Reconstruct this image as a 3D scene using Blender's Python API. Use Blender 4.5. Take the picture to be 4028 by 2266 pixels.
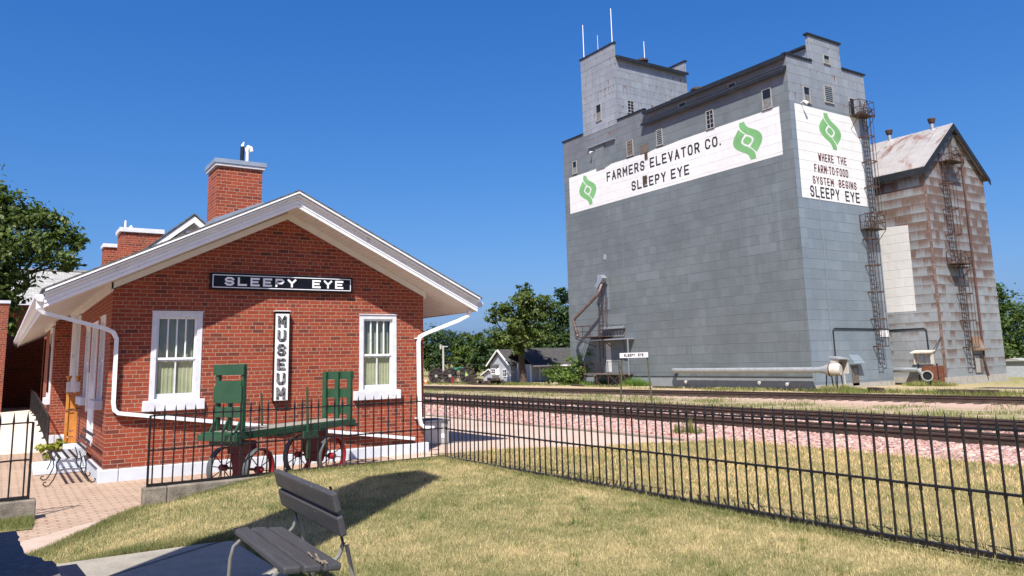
import bpy, math, random
import numpy as np
from mathutils import Vector, Matrix

for o in list(bpy.data.objects):
    bpy.data.objects.remove(o, do_unlink=True)
SC = bpy.context.scene
COL = SC.collection
PI = math.pi
R = math.radians

# ------------------------------------------------------------------ camera
YAW, PITCH, ROLL = 0.579695, 0.160684, -0.024970
def camera_axes():
    cy, sy, cp, sp = math.cos(YAW), math.sin(YAW), math.cos(PITCH), math.sin(PITCH)
    f = Vector((sy*cp, cy*cp, sp)); r = Vector((cy, -sy, 0)); u = r.cross(f)
    c, s = math.cos(ROLL), math.sin(ROLL)
    return c*r + s*u, -s*r + c*u, f
r_, u_, f_ = camera_axes()
cd = bpy.data.cameras.new('camera')
cam = bpy.data.objects.new('camera', cd); COL.objects.link(cam)
cam.matrix_world = Matrix(((r_.x, u_.x, -f_.x, -1.519), (r_.y, u_.y, -f_.y, -14.628),
                           (r_.z, u_.z, -f_.z, 1.779), (0, 0, 0, 1)))
cd.sensor_width = 36.0
cd.lens = 3061.77/4028*36.0
cd.shift_y = -210.6/4028
cd.clip_start = 0.1; cd.clip_end = 5000
SC.camera = cam

# ------------------------------------------------------------------ sky, sun, exposure
SUN = Vector((0.97, 1.0, -1.786)).normalized()
elev = math.asin(-SUN.z)
w = bpy.data.worlds.new("World"); SC.world = w; w.use_nodes = True
nt = w.node_tree; nt.nodes.clear()
sky = nt.nodes.new('ShaderNodeTexSky'); sky.sky_type = 'NISHITA'; sky.sun_disc = False
sky.sun_elevation = elev
sky.sun_rotation = math.atan2(-SUN.x, -SUN.y)
sky.altitude = 300; sky.air_density = 1.0; sky.dust_density = 2.2; sky.ozone_density = 6.0
bg = nt.nodes.new('ShaderNodeBackground'); bg.inputs['Strength'].default_value = 0.1
wo = nt.nodes.new('ShaderNodeOutputWorld')
sp = nt.nodes.new('ShaderNodeSeparateColor'); cb_ = nt.nodes.new('ShaderNodeCombineColor')
nt.links.new(sky.outputs[0], sp.inputs[0])
for i, (g_, k_) in enumerate(((1.54, 9.6), (.985, 6.2), (.66, 7.1))):    # deeper, clearer blue than the default air
    m0 = nt.nodes.new('ShaderNodeMath'); m0.operation = 'MULTIPLY'; m0.inputs[1].default_value = .1
    m1 = nt.nodes.new('ShaderNodeMath'); m1.operation = 'POWER'; m1.inputs[1].default_value = g_
    m2 = nt.nodes.new('ShaderNodeMath'); m2.operation = 'MULTIPLY'; m2.inputs[1].default_value = k_
    nt.links.new(sp.outputs[i], m0.inputs[0]); nt.links.new(m0.outputs[0], m1.inputs[0]); nt.links.new(m1.outputs[0], m2.inputs[0]); nt.links.new(m2.outputs[0], cb_.inputs[i])
nt.links.new(cb_.outputs[0], bg.inputs[0]); nt.links.new(bg.outputs[0], wo.inputs[0])
sl = bpy.data.lights.new('sun', 'SUN'); sl.energy = 5.0; sl.angle = R(0.53); sl.color = (1.0, 0.955, 0.88)
so = bpy.data.objects.new('sun', sl); COL.objects.link(so)
so.rotation_euler = SUN.to_track_quat('-Z', 'Y').to_euler(); so.location = (-30, -30, 60)
SC.view_settings.view_transform = 'Standard'; SC.view_settings.look = 'None'
SC.view_settings.exposure = 0.74; SC.view_settings.gamma = 1.0
try:
    SC.cycles.max_bounces = 6; SC.cycles.transparent_max_bounces = 12; SC.cycles.use_denoising = True
    SC.cycles.sample_clamp_indirect = 8
except Exception:
    pass

# ------------------------------------------------------------------ materials
MATS = {}
class NG:
    """small wrapper to write a node tree as expressions"""
    def __init__(s, name):
        s.m = bpy.data.materials.new(name); s.m.use_nodes = True; MATS[name] = s.m
        s.t = s.m.node_tree; s.t.nodes.clear()
        s.out = s.t.nodes.new('ShaderNodeOutputMaterial')
    def n(s, typ, ins=None, **props):
        nd = s.t.nodes.new('ShaderNode' + typ)
        for k, v in props.items(): setattr(nd, k, v)
        for k, v in (ins or {}).items():
            sock = nd.inputs[k]
            if isinstance(v, bpy.types.NodeSocket): s.t.links.new(v, sock)
            else: sock.default_value = v
        return nd
    def uv(s, scale=(1, 1, 1), off=(0, 0, 0)):
        u = s.n('UVMap')
        return s.n('Mapping', {'Vector': u.outputs[0], 'Scale': scale, 'Location': off}).outputs[0]
    def pos(s, scale=(1, 1, 1)):
        g = s.n('NewGeometry')
        return s.n('Mapping', {'Vector': g.outputs['Position'], 'Scale': scale}).outputs[0]
    def noise(s, vec, scale, detail=4, rough=.55, dist=0.0):
        return s.n('TexNoise', {'Vector': vec, 'Scale': scale, 'Detail': detail, 'Roughness': rough, 'Distortion': dist}).outputs[0]
    def ramp(s, fac, stops, interp='LINEAR'):
        nd = s.n('ValToRGB', {'Fac': fac}); cr = nd.color_ramp; cr.interpolation = interp
        while len(cr.elements) < len(stops): cr.elements.new(0.5)
        for e, (p, c) in zip(cr.elements, stops):
            e.position = p; e.color = (c, c, c, 1) if isinstance(c, (int, float)) else (*c, 1)
        return nd.outputs[0]
    def mix(s, fac, a, b, mode='MIX'):
        nd = s.n('Mix', data_type='RGBA', blend_type=mode)
        for i, v in ((0, fac), (6, a), (7, b)):
            if isinstance(v, bpy.types.NodeSocket): s.t.links.new(v, nd.inputs[i])
            else: nd.inputs[i].default_value = (*v, 1) if isinstance(v, tuple) and len(v) == 3 else v
        return nd.outputs[2]
    def math(s, op, a, b=0.0, c=0.0):
        nd = s.n('Math', operation=op)
        for i, v in enumerate((a, b, c)):
            if isinstance(v, bpy.types.NodeSocket): s.t.links.new(v, nd.inputs[i])
            else: nd.inputs[i].default_value = v
        return nd.outputs[0]
    def bump(s, h, strength=.3, dist=.01):
        return s.n('Bump', {'Height': h, 'Strength': strength, 'Distance': dist}).outputs[0]
    def done(s, col, rough=.7, metal=0.0, normal=None, spec=.5, alpha=None, trans=None):
        b = s.n('BsdfPrincipled', {'Metallic': metal, 'Specular IOR Level': spec})
        for k, v in (('Base Color', col), ('Roughness', rough), ('Normal', normal)):
            if v is None: continue
            if isinstance(v, bpy.types.NodeSocket): s.t.links.new(v, b.inputs[k])
            else: b.inputs[k].default_value = (*v, 1) if isinstance(v, tuple) else v
        s.t.links.new(b.outputs[0], s.out.inputs[0])
        return s.m

def plain(name, col, rough=.6, metal=0.0, var=.12, scale=6.0, bump=.0, spec=.4, dirt=None, dirt_amt=.0):
    """paint or metal with soft wear and uneven tone"""
    g = NG(name); p = g.pos()
    n1 = g.noise(p, scale, 5, .6)
    c = g.mix(g.ramp(n1, [(.3, 0.0), (.7, 1.0)]), tuple(x*(1-var) for x in col), tuple(min(1, x*(1+var)) for x in col))
    if dirt:
        n2 = g.noise(p, scale*2.3, 6, .7)
        c = g.mix(g.ramp(n2, [(.62-dirt_amt*.3, 0.0), (.74-dirt_amt*.3, 1.0)]), c, dirt)
    nm = g.bump(g.noise(p, scale*6, 4, .6), bump, .01) if bump else None
    rr = g.ramp(n1, [(.2, max(0, rough-.08)), (.8, min(1, rough+.08))])
    return g.done(c, rr, metal, nm, spec)

def brick_mat(name, light=.80, off=0.0, big=1.0):
    g = NG(name); v0 = g.uv(off=(off, -.0, 0))
    wob = g.n('TexNoise', {'Vector': v0, 'Scale': 9.0, 'Detail': 2.0}).outputs['Color']
    v = g.n('VectorMath', {0: v0, 1: g.n('VectorMath', {0: wob, 3: .006}, operation='SCALE').outputs[0]}, operation='ADD').outputs[0]
    bt = g.n('TexBrick', {'Vector': v, 'Color1': (0, 0, 0, 1), 'Color2': (1, 1, 1, 1), 'Mortar': (.5, .5, .5, 1),
             'Scale': 1.0, 'Mortar Size': .0052*big, 'Mortar Smooth': .25, 'Bias': 0.0, 'Brick Width': .2115, 'Row Height': .0685},
             offset=.5, offset_frequency=2, squash=.5, squash_frequency=6)
    L = light
    col = g.ramp(bt.outputs['Color'], [(0, (.17*L, .030*L, .020*L)), (.09, (.11*L, .035*L, .028*L)), (.14, (.26*L, .042*L, .022*L)), (.5, (.335*L, .060*L, .027*L)),
                 (.8, (.385*L, .074*L, .032*L)), (.93, (.29*L, .052*L, .027*L)), (1, (.18*L, .045*L, .032*L))])
    stain = g.noise(v0, 26, 4, .65)
    col = g.mix(g.ramp(stain, [(.35, .0), (.75, .45)]), col, (.20*L, .055*L, .03*L))
    big_n = g.noise(v0, .9, 3, .5)
    col = g.mix(g.ramp(big_n, [(.35, 0.0), (.7, .28)]), col, (.36*L, .08*L, .04*L))
    mort = g.mix(g.ramp(g.noise(v0, 14, 3), [(.3, 0.0), (.7, 1.0)]), (.26, .18, .13), (.40, .30, .22))
    c = g.mix(bt.outputs['Fac'], col, mort)
    h = g.math('ADD', g.math('MULTIPLY', bt.outputs['Fac'], -1.0), g.math('MULTIPLY', stain, .35))
    return g.done(c, .85, 0, g.bump(h, .75, .006), .25)

def panel_mat(name, base, rust=0.0, row=.63, width=.76, seam=.42, spread=.12, rough=.5, metal=.35, wall=False, stain=.35, rustcol=((.12, .045, .022), (.22, .10, .055)), seamw=.008, light=.82):
    """courses of sheet-metal siding: sagging lapped rows, streaks, dents, rust that runs down from the laps"""
    g = NG(name); v0 = g.uv()
    sag = g.n('CombineXYZ', {1: g.math('MULTIPLY', g.math('SUBTRACT', g.noise(g.uv((.55, .4, 1)), 1.0, 3, .6), .5), .075)}).outputs[0]
    v = g.n('VectorMath', {0: v0, 1: sag}, operation='ADD').outputs[0]
    bt = g.n('TexBrick', {'Vector': v, 'Color1': (0, 0, 0, 1), 'Color2': (1, 1, 1, 1), 'Mortar': (.5, .5, .5, 1), 'Scale': 1.0,
             'Mortar Size': seamw, 'Mortar Smooth': .3, 'Brick Width': width, 'Row Height': row}, offset=.37, offset_frequency=2, squash=.8, squash_frequency=3)
    rnd = bt.outputs['Color']
    sx = g.n('SeparateXYZ', {0: v}).outputs
    vfrac = g.math('FRACT', g.math('DIVIDE', sx[1], row))            # 0 at the bottom of a course, 1 at the top
    streak = g.noise(g.uv((5.5, .35, 1)), 1.0, 6, .65)
    runs = g.noise(g.uv((1.6, .05, 1), (5, 0, 0)), 1.0, 5, .7)
    fine = g.noise(g.uv((26, 1.1, 1)), 1.0, 4, .7)
    cloud = g.noise(v, .16, 5, .65)
    b = Vector(base)*light
    c = g.mix(rnd, tuple(b*(1-spread)), tuple(b*(1+spread)))
    c = g.mix(g.ramp(streak, [(.36, 0.0), (.72, stain)]), c, tuple(b*1.45))
    c = g.mix(g.ramp(runs, [(.55, 0.0), (.75, stain*1.6)]), c, tuple(b*1.5))
    c = g.mix(g.ramp(fine, [(.40, stain*.9), (.56, 0.0)]), c, tuple(b*.62))
    c = g.mix(g.ramp(cloud, [(.38, 0.0), (.62, min(1, stain*2.4))]), c, tuple(b*.70))
    # dark line along each lap, pale line just above, stronger in some stretches
    lapn = g.ramp(g.noise(g.uv((.7, 1.7, 1), (2, 9, 0)), 1.0, 3, .6), [(.38, .25), (.62, 1.0)])
    lap = g.math('MULTIPLY', lapn, g.ramp(vfrac, [(0.0, .95), (.03, .55), (.08, 0.0), (.965, 0.0), (.985, .0), (1.0, .3)]))
    c = g.mix(lap, c, tuple(b*.33))
    c = g.mix(g.math('MULTIPLY', lapn, g.ramp(vfrac, [(.03, 0.0), (.06, .30), (.12, 0.0)])), c, tuple(b*1.5))
    if rust > 0:
        if rust < .2:                                       # isolated streaks below the laps and along panel edges
            s2 = g.noise(g.uv((6.5, .55, 1), (3.7, 1.3, 0)), 1.0, 3, .55)
            bias = g.math('ADD', s2, g.math('MULTIPLY', g.math('SUBTRACT', vfrac, .5), .16))
            bias = g.math('ADD', bias, g.math('MULTIPLY', g.math('SUBTRACT', rnd, .5), .12))
            f = g.ramp(bias, [(.76-rust, 0.0), (.84-rust, .85)])
        else:
            cloudr = g.noise(v, .16, 2, .5)
            bias = g.math('ADD', g.math('MULTIPLY', rnd, .9), g.math('MULTIPLY', cloudr, .9))
            bias = g.math('ADD', bias, g.math('MULTIPLY', g.math('SUBTRACT', vfrac, .5), .8))
            bias = g.math('ADD', bias, g.math('MULTIPLY', g.math('SUBTRACT', streak, .5), 1.0))
            bias = g.math('ADD', bias, g.math('MULTIPLY', g.math('SUBTRACT', fine, .5), .35))
            if wall:                                        # weathering thins out towards the sheltered foot of the wall
                bias = g.math('ADD', bias, g.math('MULTIPLY', g.math('SUBTRACT', g.ramp(g.math('DIVIDE', sx[1], 14.0), [(0, .0), (.3, .25), (.55, .85), (1, 1.0)]), .7), .7))
            f = g.ramp(g.math('SUBTRACT', bias, .6), [(max(0, .30-rust*.5), 0.0), (min(1, .95-rust*.5), .92)])
        rc = g.mix(g.ramp(fine, [(.36, 0.0), (.62, 1.0)]), rustcol[0], rustcol[1])
        c = g.mix(f, c, rc)
    seamn = g.ramp(g.noise(g.uv((1.3, 1.1, 1), (7, 3, 0)), 1.0, 3, .6), [(.42, .2), (.6, 1.0)])
    c = g.mix(g.math('MULTIPLY', g.math('MULTIPLY', bt.outputs['Fac'], seam), seamn), c, tuple(b*.30))
    h = g.math('ADD', g.math('MULTIPLY', vfrac, -.9), g.math('MULTIPLY', g.noise(v, 1.1, 3, .5), 2.6))
    h = g.math('SUBTRACT', h, g.math('MULTIPLY', bt.outputs['Fac'], .6))
    return g.done(c, g.ramp(streak, [(.3, rough-.1), (.7, rough+.12)]), metal, g.bump(h, .45, .022), .4)

def leaf_mat(name, a, b, c):
    g = NG(name)
    at = g.n('Attribute', attribute_name='rnd').outputs['Fac']
    col = g.ramp(at, [(0, a), (.5, b), (.88, b), (1, c)])
    d = g.n('BsdfPrincipled', {'Base Color': col, 'Roughness': .55, 'Specular IOR Level': .35})
    t = g.n('BsdfTranslucent', {'Color': g.mix(1.0, col, (1.25, 1.5, .5), 'MULTIPLY')})
    m = g.n('MixShader', {0: .3, 1: d.outputs[0], 2: t.outputs[0]})
    g.t.links.new(m.outputs[0], g.out.inputs[0])
    return g.m

# ---- building materials
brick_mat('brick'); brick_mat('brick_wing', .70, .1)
plain('white_paint', (.74, .76, .78), .45, 0, .05, 3, .03, .4, (.42, .42, .42), .1)
plain('worn_white', (.60, .615, .65), .5, 0, .10, 7, .1, .4, (.36, .36, .36), .10)
plain('soffit_white', (.70, .67, .62), .6, 0, .05, 4)
plain('grey_paint', (.52, .56, .62), .6, 0, .06, 4, .1, .3, (.36, .37, .39), .04)
plain('black_paint', (.010, .010, .012), .35, 0, .3, 9, .05, .45)
plain('iron_black', (.012, .011, .012), .42, .2, .4, 14, .15, .5, (.05, .035, .028), .16)
plain('green_paint', (.019, .064, .032), .38, 0, .14, 5, .12, .45, (.03, .06, .03), .15)
plain('red_paint', (.27, .010, .017), .4, 0, .25, 6, .1, .45, (.12, .02, .02), .3)
plain('dark_red', (.13, .008, .012), .45, 0, .25, 6, .1, .45)
plain('grey_tread', (.09, .10, .10), .6, .3, .2, 8, .1)
plain('rail_steel', (.075, .055, .045), .55, .35, .25, 5, .1, .4, (.11, .06, .04), .35)
plain('galv', (.42, .45, .48), .38, .65, .1, 5, .05)
plain('flashing', (.36, .42, .47), .4, .55, .08, 3, .05)
plain('duct', (.36, .375, .37), .45, .35, .12, 2.5, .1, .4, (.30, .25, .2), .2)
plain('duct_white', (.52, .49, .42), .5, .1, .1, 3, .08, .4, (.30, .14, .07), .18)
plain('rust', (.13, .045, .024), .8, .1, .4, 6, .2, .3, (.22, .09, .045), .4)
plain('rusty_iron', (.055, .042, .038), .7, .3, .35, 4, .2, .3, (.13, .055, .03), .4)
plain('spout_metal', (.17, .15, .14), .55, .45, .25, 3, .1, .3, (.15, .07, .04), .5)
plain('glass_dark', (.012, .014, .016), .12, 0, .3, 2, 0, .6)
plain('louver', (.20, .22, .24), .55, .3, .12, 5)
plain('window_wood', (.30, .30, .29), .7, 0, .18, 6, .1, .3, (.16, .13, .11), .35)
plain('dark_trim', (.011, .014, .019), .55, .0, .3, 3, .08)
plain('old_wood', (.12, .10, .085), .85, 0, .3, 8, .3, .2)
plain('deck_wood', (.25, .23, .20), .85, 0, .2, 9, .3, .2)
plain('oak', (.50, .21, .045), .5, 0, .22, 5, .1, .35)
plain('tie_wood', (.055, .04, .032), .9, 0, .4, 7, .6, .2, (.11, .085, .07), .3)
plain('pipe_white', (.8, .8, .8), .4, 0, .04, 4)
plain('green_logo', (.155, .36, .145), .6, 0, .12, 1.2, .05, .3)
plain('sign_black', (.006, .007, .010), .3, 0, .2, 5, 0, .22)
plain('letter_white', (.78, .80, .84), .35, 0, .03, 5)
plain('letter_black', (.022, .022, .026), .6, 0, .3, 2.0)
plain('letter_maroon', (.085, .018, .022), .6, 0, .25, 2.0)
plain('ac_beige', (.42, .42, .40), .5, .1, .06, 5, .05)
plain('concrete_base', (.33, .31, .28), .9, 0, .15, 3, .3, .2, (.22, .2, .18), .25)
plain('orange', (.75, .17, .04), .5, 0, .08, 8)
plain('house_siding_plain', (.34, .37, .40), .7)
plain('granite', (.10, .098, .105), .45, 0, .25, 30, .2, .45, (.08, .08, .09), .4)
plain('granite_rough', (.17, .145, .14), .8, 0, .3, 22, .9, .3, (.12, .10, .10), .4)
plain('bark', (.075, .058, .045), .95, 0, .35, 9, .8, .1)
plain('curtain', (.47, .47, .31), .9, 0, .12, 3, 0, .1)
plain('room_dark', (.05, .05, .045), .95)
plain('pole_grey', (.38, .37, .35), .8, 0, .1, 5)
plain('conduit', (.22, .245, .27), .5, .4, .1, 6)
plain('teal_tarp', (.04, .22, .19), .6, 0, .15, 4)
plain('lime', (.42, .75, .06), .6, 0, .05, 5)
plain('flower_red', (.5, .02, .05), .6, 0, .3, 20)
plain('dark_roof_edge', (.03, .03, .035), .8)

panel_mat('steel_main', (.212, .243, .250), .0, .63, .78, .55, .13, .5, .3, stain=.30, seamw=.007)
panel_mat('steel_side', (.268, .328, .376), .0, .63, 1.35, .35, .10, .48, .3, stain=.24, seamw=.007)
panel_mat('steel_head', (.34, .375, .405), .10, .63, .58, .60, .12, .45, .3, stain=.25)
panel_mat('steel_rusty', (.36, .385, .405), .60, .60, .62, .55, .10, .55, .25, wall=True, stain=.3, rustcol=((.075, .038, .027), (.20, .135, .105)))
panel_mat('banner_paint', (.70, .71, .71), .0, .63, .78, .30, .03, .6, .0, stain=.10, light=.92)
panel_mat('banner_aged', (.66, .66, .645), .0, .60, .62, .25, .03, .6, .0, stain=.14)

def roof_metal():
    g = NG('roof_metal'); v = g.uv()
    rn = g.noise(v, .55, 5, .62, .6)
    st = g.noise(g.uv((2.5, .4, 1)), 1.0, 5, .6)
    sx = g.n('SeparateXYZ', {0: v}).outputs
    c = g.mix(g.ramp(st, [(.3, 0.0), (.75, 1.0)]), (.42, .40, .38), (.29, .28, .27))
    c = g.mix(g.ramp(rn, [(.53, 0.0), (.64, .85)]), c, (.19, .085, .055))
    return g.done(c, .5, .2, g.bump(st, .2, .01), .4)
roof_metal()

def shingles(name, a, b):
    g = NG(name); v = g.uv()
    bt = g.n('TexBrick', {'Vector': v, 'Color1': (*a, 1), 'Color2': (*b, 1), 'Mortar': (*[x*.35 for x in a], 1), 'Scale': 1.0,
             'Mortar Size': .006, 'Brick Width': .3, 'Row Height': .13}, offset=.5)
    n = g.noise(v, 40, 3)
    c = g.mix(g.ramp(n, [(.3, 0.0), (.7, .4)]), bt.outputs['Color'], tuple(x*.6 for x in a))
    return g.done(c, .95, 0, g.bump(bt.outputs['Fac'], -.6, .01), .15)
shingles('shingle_dark', (.10, .10, .10), (.15, .145, .14)); shingles('shingle_grey', (.30, .30, .29), (.42, .42, .40))
shingles('shingle_house', (.062, .06, .058), (.09, .087, .083))

def boards(name, col, step, axis, dark=.55, rough=.6):
    g = NG(name); v = g.uv()
    sx = g.n('SeparateXYZ', {0: v}).outputs
    f = g.math('FRACT', g.math('DIVIDE', sx[axis], step))
    gap = g.ramp(f, [(0, 1.0), (.05, .9), (.10, 0.0), (.97, 0.0), (1, .6)])
    n = g.noise(g.uv((3, 3, 1)), 2, 4)
    c = g.mix(g.ramp(n, [(.3, 0.0), (.7, 1.0)]), tuple(x*.92 for x in col), tuple(x*1.06 for x in col))
    c = g.mix(gap, c, tuple(x*dark for x in col))
    return g.done(c, rough, 0, g.bump(gap, -.5, .008), .3)
boards('soffit_boards', (.66, .62, .56), .085, 0, .62)
boards('house_siding', (.36, .39, .42), .115, 1, .5)
boards('ac_louver', (.16, .16, .155), .03, 1, .3)

def wood_paint(name, col):
    g = NG(name); tc = g.n('TexCoord'); 
    v = g.n('Mapping', {'Vector': g.pos(), 'Scale': (14, 1.2, 14)}).outputs[0]
    grain = g.noise(v, 3.0, 6, .65)
    n2 = g.noise(g.pos(), 22, 4, .6)
    c = g.mix(g.ramp(grain, [(.35, 0.0), (.7, 1.0)]), tuple(x*.78 for x in col), tuple(x*1.15 for x in col))
    chips = g.noise(g.pos((9, 5, 9)), 5.0, 2, .4)
    c = g.mix(g.ramp(chips, [(.745, 0.0), (.76, 1.0)]), c, (.30, .28, .26))
    crack = g.noise(g.pos((30, 1.0, 30)), 2.2, 3, .5)
    c = g.mix(g.ramp(crack, [(.30, .8), (.335, 0.0)]), c, (.025, .022, .022))
    return g.done(c, .5, 0, g.bump(g.math('ADD', grain, g.math('MULTIPLY', n2, .5)), .3, .006), .4)
wood_paint('bench_paint', (.053, .053, .056))

def peeling(name):
    """black sign letters, half the paint weathered away"""
    g = NG(name); n = g.noise(g.pos((6, 6, 2.2)), 5.0, 5, .65, .8)
    c = g.ramp(n, [(.38, (.012, .012, .013)), (.47, (.03, .03, .032)), (.53, (.26, .26, .26)), (.62, (.15, .15, .15)), (.7, (.34, .33, .31))])
    return g.done(c, .6)
peeling('letter_peeling')

def glass_mat():
    g = NG('window_glass')
    t = g.n('BsdfTransparent', {'Color': (.80, .84, .82, 1)}); gl = g.n('BsdfGlossy', {'Color': (.9, .95, 1, 1), 'Roughness': .03})
    fr = g.math('MULTIPLY', g.math('POWER', g.n('LayerWeight', {'Blend': .5}).outputs['Facing'], 5.0), .9)
    wv = g.n('Bump', {'Height': g.noise(g.pos((2, 2, 1)), 1.6, 2), 'Strength': .10, 'Distance': .05}).outputs[0]
    g.t.links.new(wv, gl.inputs['Normal'])
    m = g.n('MixShader', {0: g.math('ADD', fr, .07), 1: t.outputs[0], 2: gl.outputs[0]})
    g.t.links.new(m.outputs[0], g.out.inputs[0])
glass_mat()

# ---- ground materials
def lawn_mat(name, tan, green, wild):
    g = NG(name); p = g.pos()
    big = g.noise(p, .55, 4, .6); mid = g.noise(p, 3.2, 4, .65); fine = g.noise(p, 34, 3, .7)
    f = g.math('ADD', g.math('MULTIPLY', big, .55), g.math('MULTIPLY', mid, .45))
    c = g.mix(g.ramp(f, [(.42, 0.0), (.62, 1.0)]), green, tan)
    c = g.mix(g.ramp(fine, [(.3, .75), (.6, 0.0)]), c, wild)
    return g.done(c, .95, 0, g.bump(fine, .8, .03), .1)
lawn_mat('lawn_soil', (.38, .30, .15), (.17, .17, .065), (.14, .11, .05))

def blade_mat(name, tan, green, lo=.42, hi=.60, gscale=1.0):
    g = NG(name); p = g.pos()
    big = g.noise(p, .55*gscale, 4, .6); mid = g.noise(p, 3.2*gscale, 4, .65)
    f = g.math('ADD', g.math('MULTIPLY', big, .55), g.math('MULTIPLY', mid, .45))
    at = g.n('Attribute', attribute_name='rnd').outputs['Fac']
    f = g.math('ADD', f, g.math('MULTIPLY', g.math('SUBTRACT', at, .5), .30))
    c = g.ramp(f, [(lo, green), (.5*(lo+hi), tuple((a+b)/2 for a, b in zip(tan, green))), (hi, tan), (min(1, hi+.2), tuple(x*1.25 for x in tan))])
    d = g.n('BsdfPrincipled', {'Base Color': c, 'Roughness': .7, 'Specular IOR Level': .2})
    t = g.n('BsdfTranslucent', {'Color': c})
    m = g.n('MixShader', {0: .25, 1: d.outputs[0], 2: t.outputs[0]})
    g.t.links.new(m.outputs[0], g.out.inputs[0])
    return g.m
blade_mat('grass_blade', (.545, .455, .235), (.19, .205, .072), .39, .63)
blade_mat('grass_outer', (.66, .48, .235), (.20, .22, .07), .39, .55, .6)
blade_mat('weed_blade', (.36, .31, .13), (.13, .17, .045), .42, .68)

def paver_mat():
    g = NG('pavers'); v = g.uv()
    bt = g.n('TexBrick', {'Vector': v, 'Color1': (.355, .25, .18, 1), 'Color2': (.425, .315, .23, 1), 'Mortar': (.30, .20, .14, 1), 'Scale': 1.0,
             'Mortar Size': .006, 'Mortar Smooth': .4, 'Brick Width': .225, 'Row Height': .1125}, offset=.5)
    bt2 = g.n('TexBrick', {'Vector': g.uv(off=(.02, .0, 0)), 'Color1': (0, 0, 0, 1), 'Color2': (0, 0, 0, 1), 'Mortar': (1, 1, 1, 1), 'Scale': 1.0,
             'Mortar Size': .024, 'Mortar Smooth': 1.0, 'Brick Width': .225, 'Row Height': .1125}, offset=.5)
    dots = g.noise(v, 30, 3, .7)
    c = g.mix(g.math('MULTIPLY', bt2.outputs['Color'], g.ramp(dots, [(.36, 0.0), (.55, 1.0)])), bt.outputs['Color'], (.10, .065, .05))
    n = g.noise(v, 1.3, 5, .6)
    c = g.mix(g.ramp(n, [(.35, 0.0), (.7, .45)]), c, (.44, .345, .26))
    c = g.mix(g.ramp(g.noise(v, 60, 3), [(.3, .25), (.6, 0.0)]), c, (.28, .19, .14))
    return g.done(c, .9, 0, g.bump(bt.outputs['Fac'], -.4, .006), .2)
paver_mat()

def platform_mat():
    g = NG('platform_pavers'); v = g.uv()
    bt = g.n('TexBrick', {'Vector': v, 'Color1': (.42, .31, .245, 1), 'Color2': (.50, .38, .305, 1), 'Mortar': (.36, .26, .2, 1), 'Scale': 1.0,
             'Mortar Size': .008, 'Mortar Smooth': .5, 'Brick Width': .225, 'Row Height': .1125}, offset=.5)
    n = g.noise(v, .7, 5, .6)
    c = g.mix(g.ramp(n, [(.35, 0.0), (.68, .55)]), bt.outputs['Color'], (.50, .42, .355))
    return g.done(c, .9, 0, g.bump(bt.outputs['Fac'], -.3, .005), .2)
platform_mat()

def concrete_mat(name, a, b, sc=3.0, bump=.4):
    g = NG(name); p = g.pos()
    n = g.noise(p, sc, 6, .65); f = g.noise(p, 70, 3, .7); s = g.noise(p, sc*5, 5, .7)
    c = g.mix(g.ramp(n, [(.3, 0.0), (.7, 1.0)]), a, b)
    c = g.mix(g.ramp(f, [(.32, .4), (.5, 0.0)]), c, tuple(x*.55 for x in a))
    c = g.mix(g.ramp(s, [(.28, .5), (.42, 0.0)]), c, tuple(x*.62 for x in a))
    return g.done(c, .92, 0, g.bump(g.math('ADD', f, s), bump, .01), .2)
concrete_mat('sidewalk_concrete', (.40, .30, .235), (.50, .395, .32)); concrete_mat('slab_concrete', (.25, .225, .185), (.35, .315, .255), 4)
concrete_mat('ramp_concrete', (.56, .51, .42), (.64, .59, .50), 2, .15); concrete_mat('curb_concrete', (.11, .095, .075), (.33, .29, .23), 5, 1.0)

def ground_mat():
    g = NG('ground_mix'); p = g.pos()
    x = g.n('SeparateXYZ', {0: p}).outputs[0]
    n1 = g.noise(p, .35, 5, .65); n2 = g.noise(p, 2.2, 4, .7); n3 = g.noise(p, 18, 3, .7)
    pink = g.mix(g.ramp(n3, [(.3, 0.0), (.7, 1.0)]), (.36, .235, .185), (.50, .37, .30))
    dirt = g.mix(g.ramp(n2, [(.3, 0.0), (.7, 1.0)]), (.33, .24, .145), (.47, .37, .25))
    grass = g.mix(g.ramp(n3, [(.3, 0.0), (.7, 1.0)]), (.10, .14, .035), (.22, .23, .07))
    y = g.n('SeparateXYZ', {0: p}).outputs[1]
    far = g.math('ADD', x, g.math('MULTIPLY', g.math('SUBTRACT', n1, .5), 3.0))
    yard = g.math('ADD', far, g.math('MULTIPLY', y, .115))
    c = g.mix(g.ramp(g.math('DIVIDE', yard, 100.0), [(.325, 0.0), (.34, 1.0)]), pink, dirt)
    band = g.ramp(g.math('DIVIDE', far, 100.0), [(.19, 0.0), (.21, .8), (.25, .75), (.275, .0), (.33, .0), (.36, .25), (.45, .3), (.55, 1.0), (1.0, 1.0)])
    gm = g.math('MULTIPLY', band, g.ramp(n2, [(.38, .0), (.55, 1.0)]))
    c = g.mix(gm, c, grass)
    return g.done(c, .95, 0, g.bump(n3, .6, .03), .1)
ground_mat()

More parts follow.
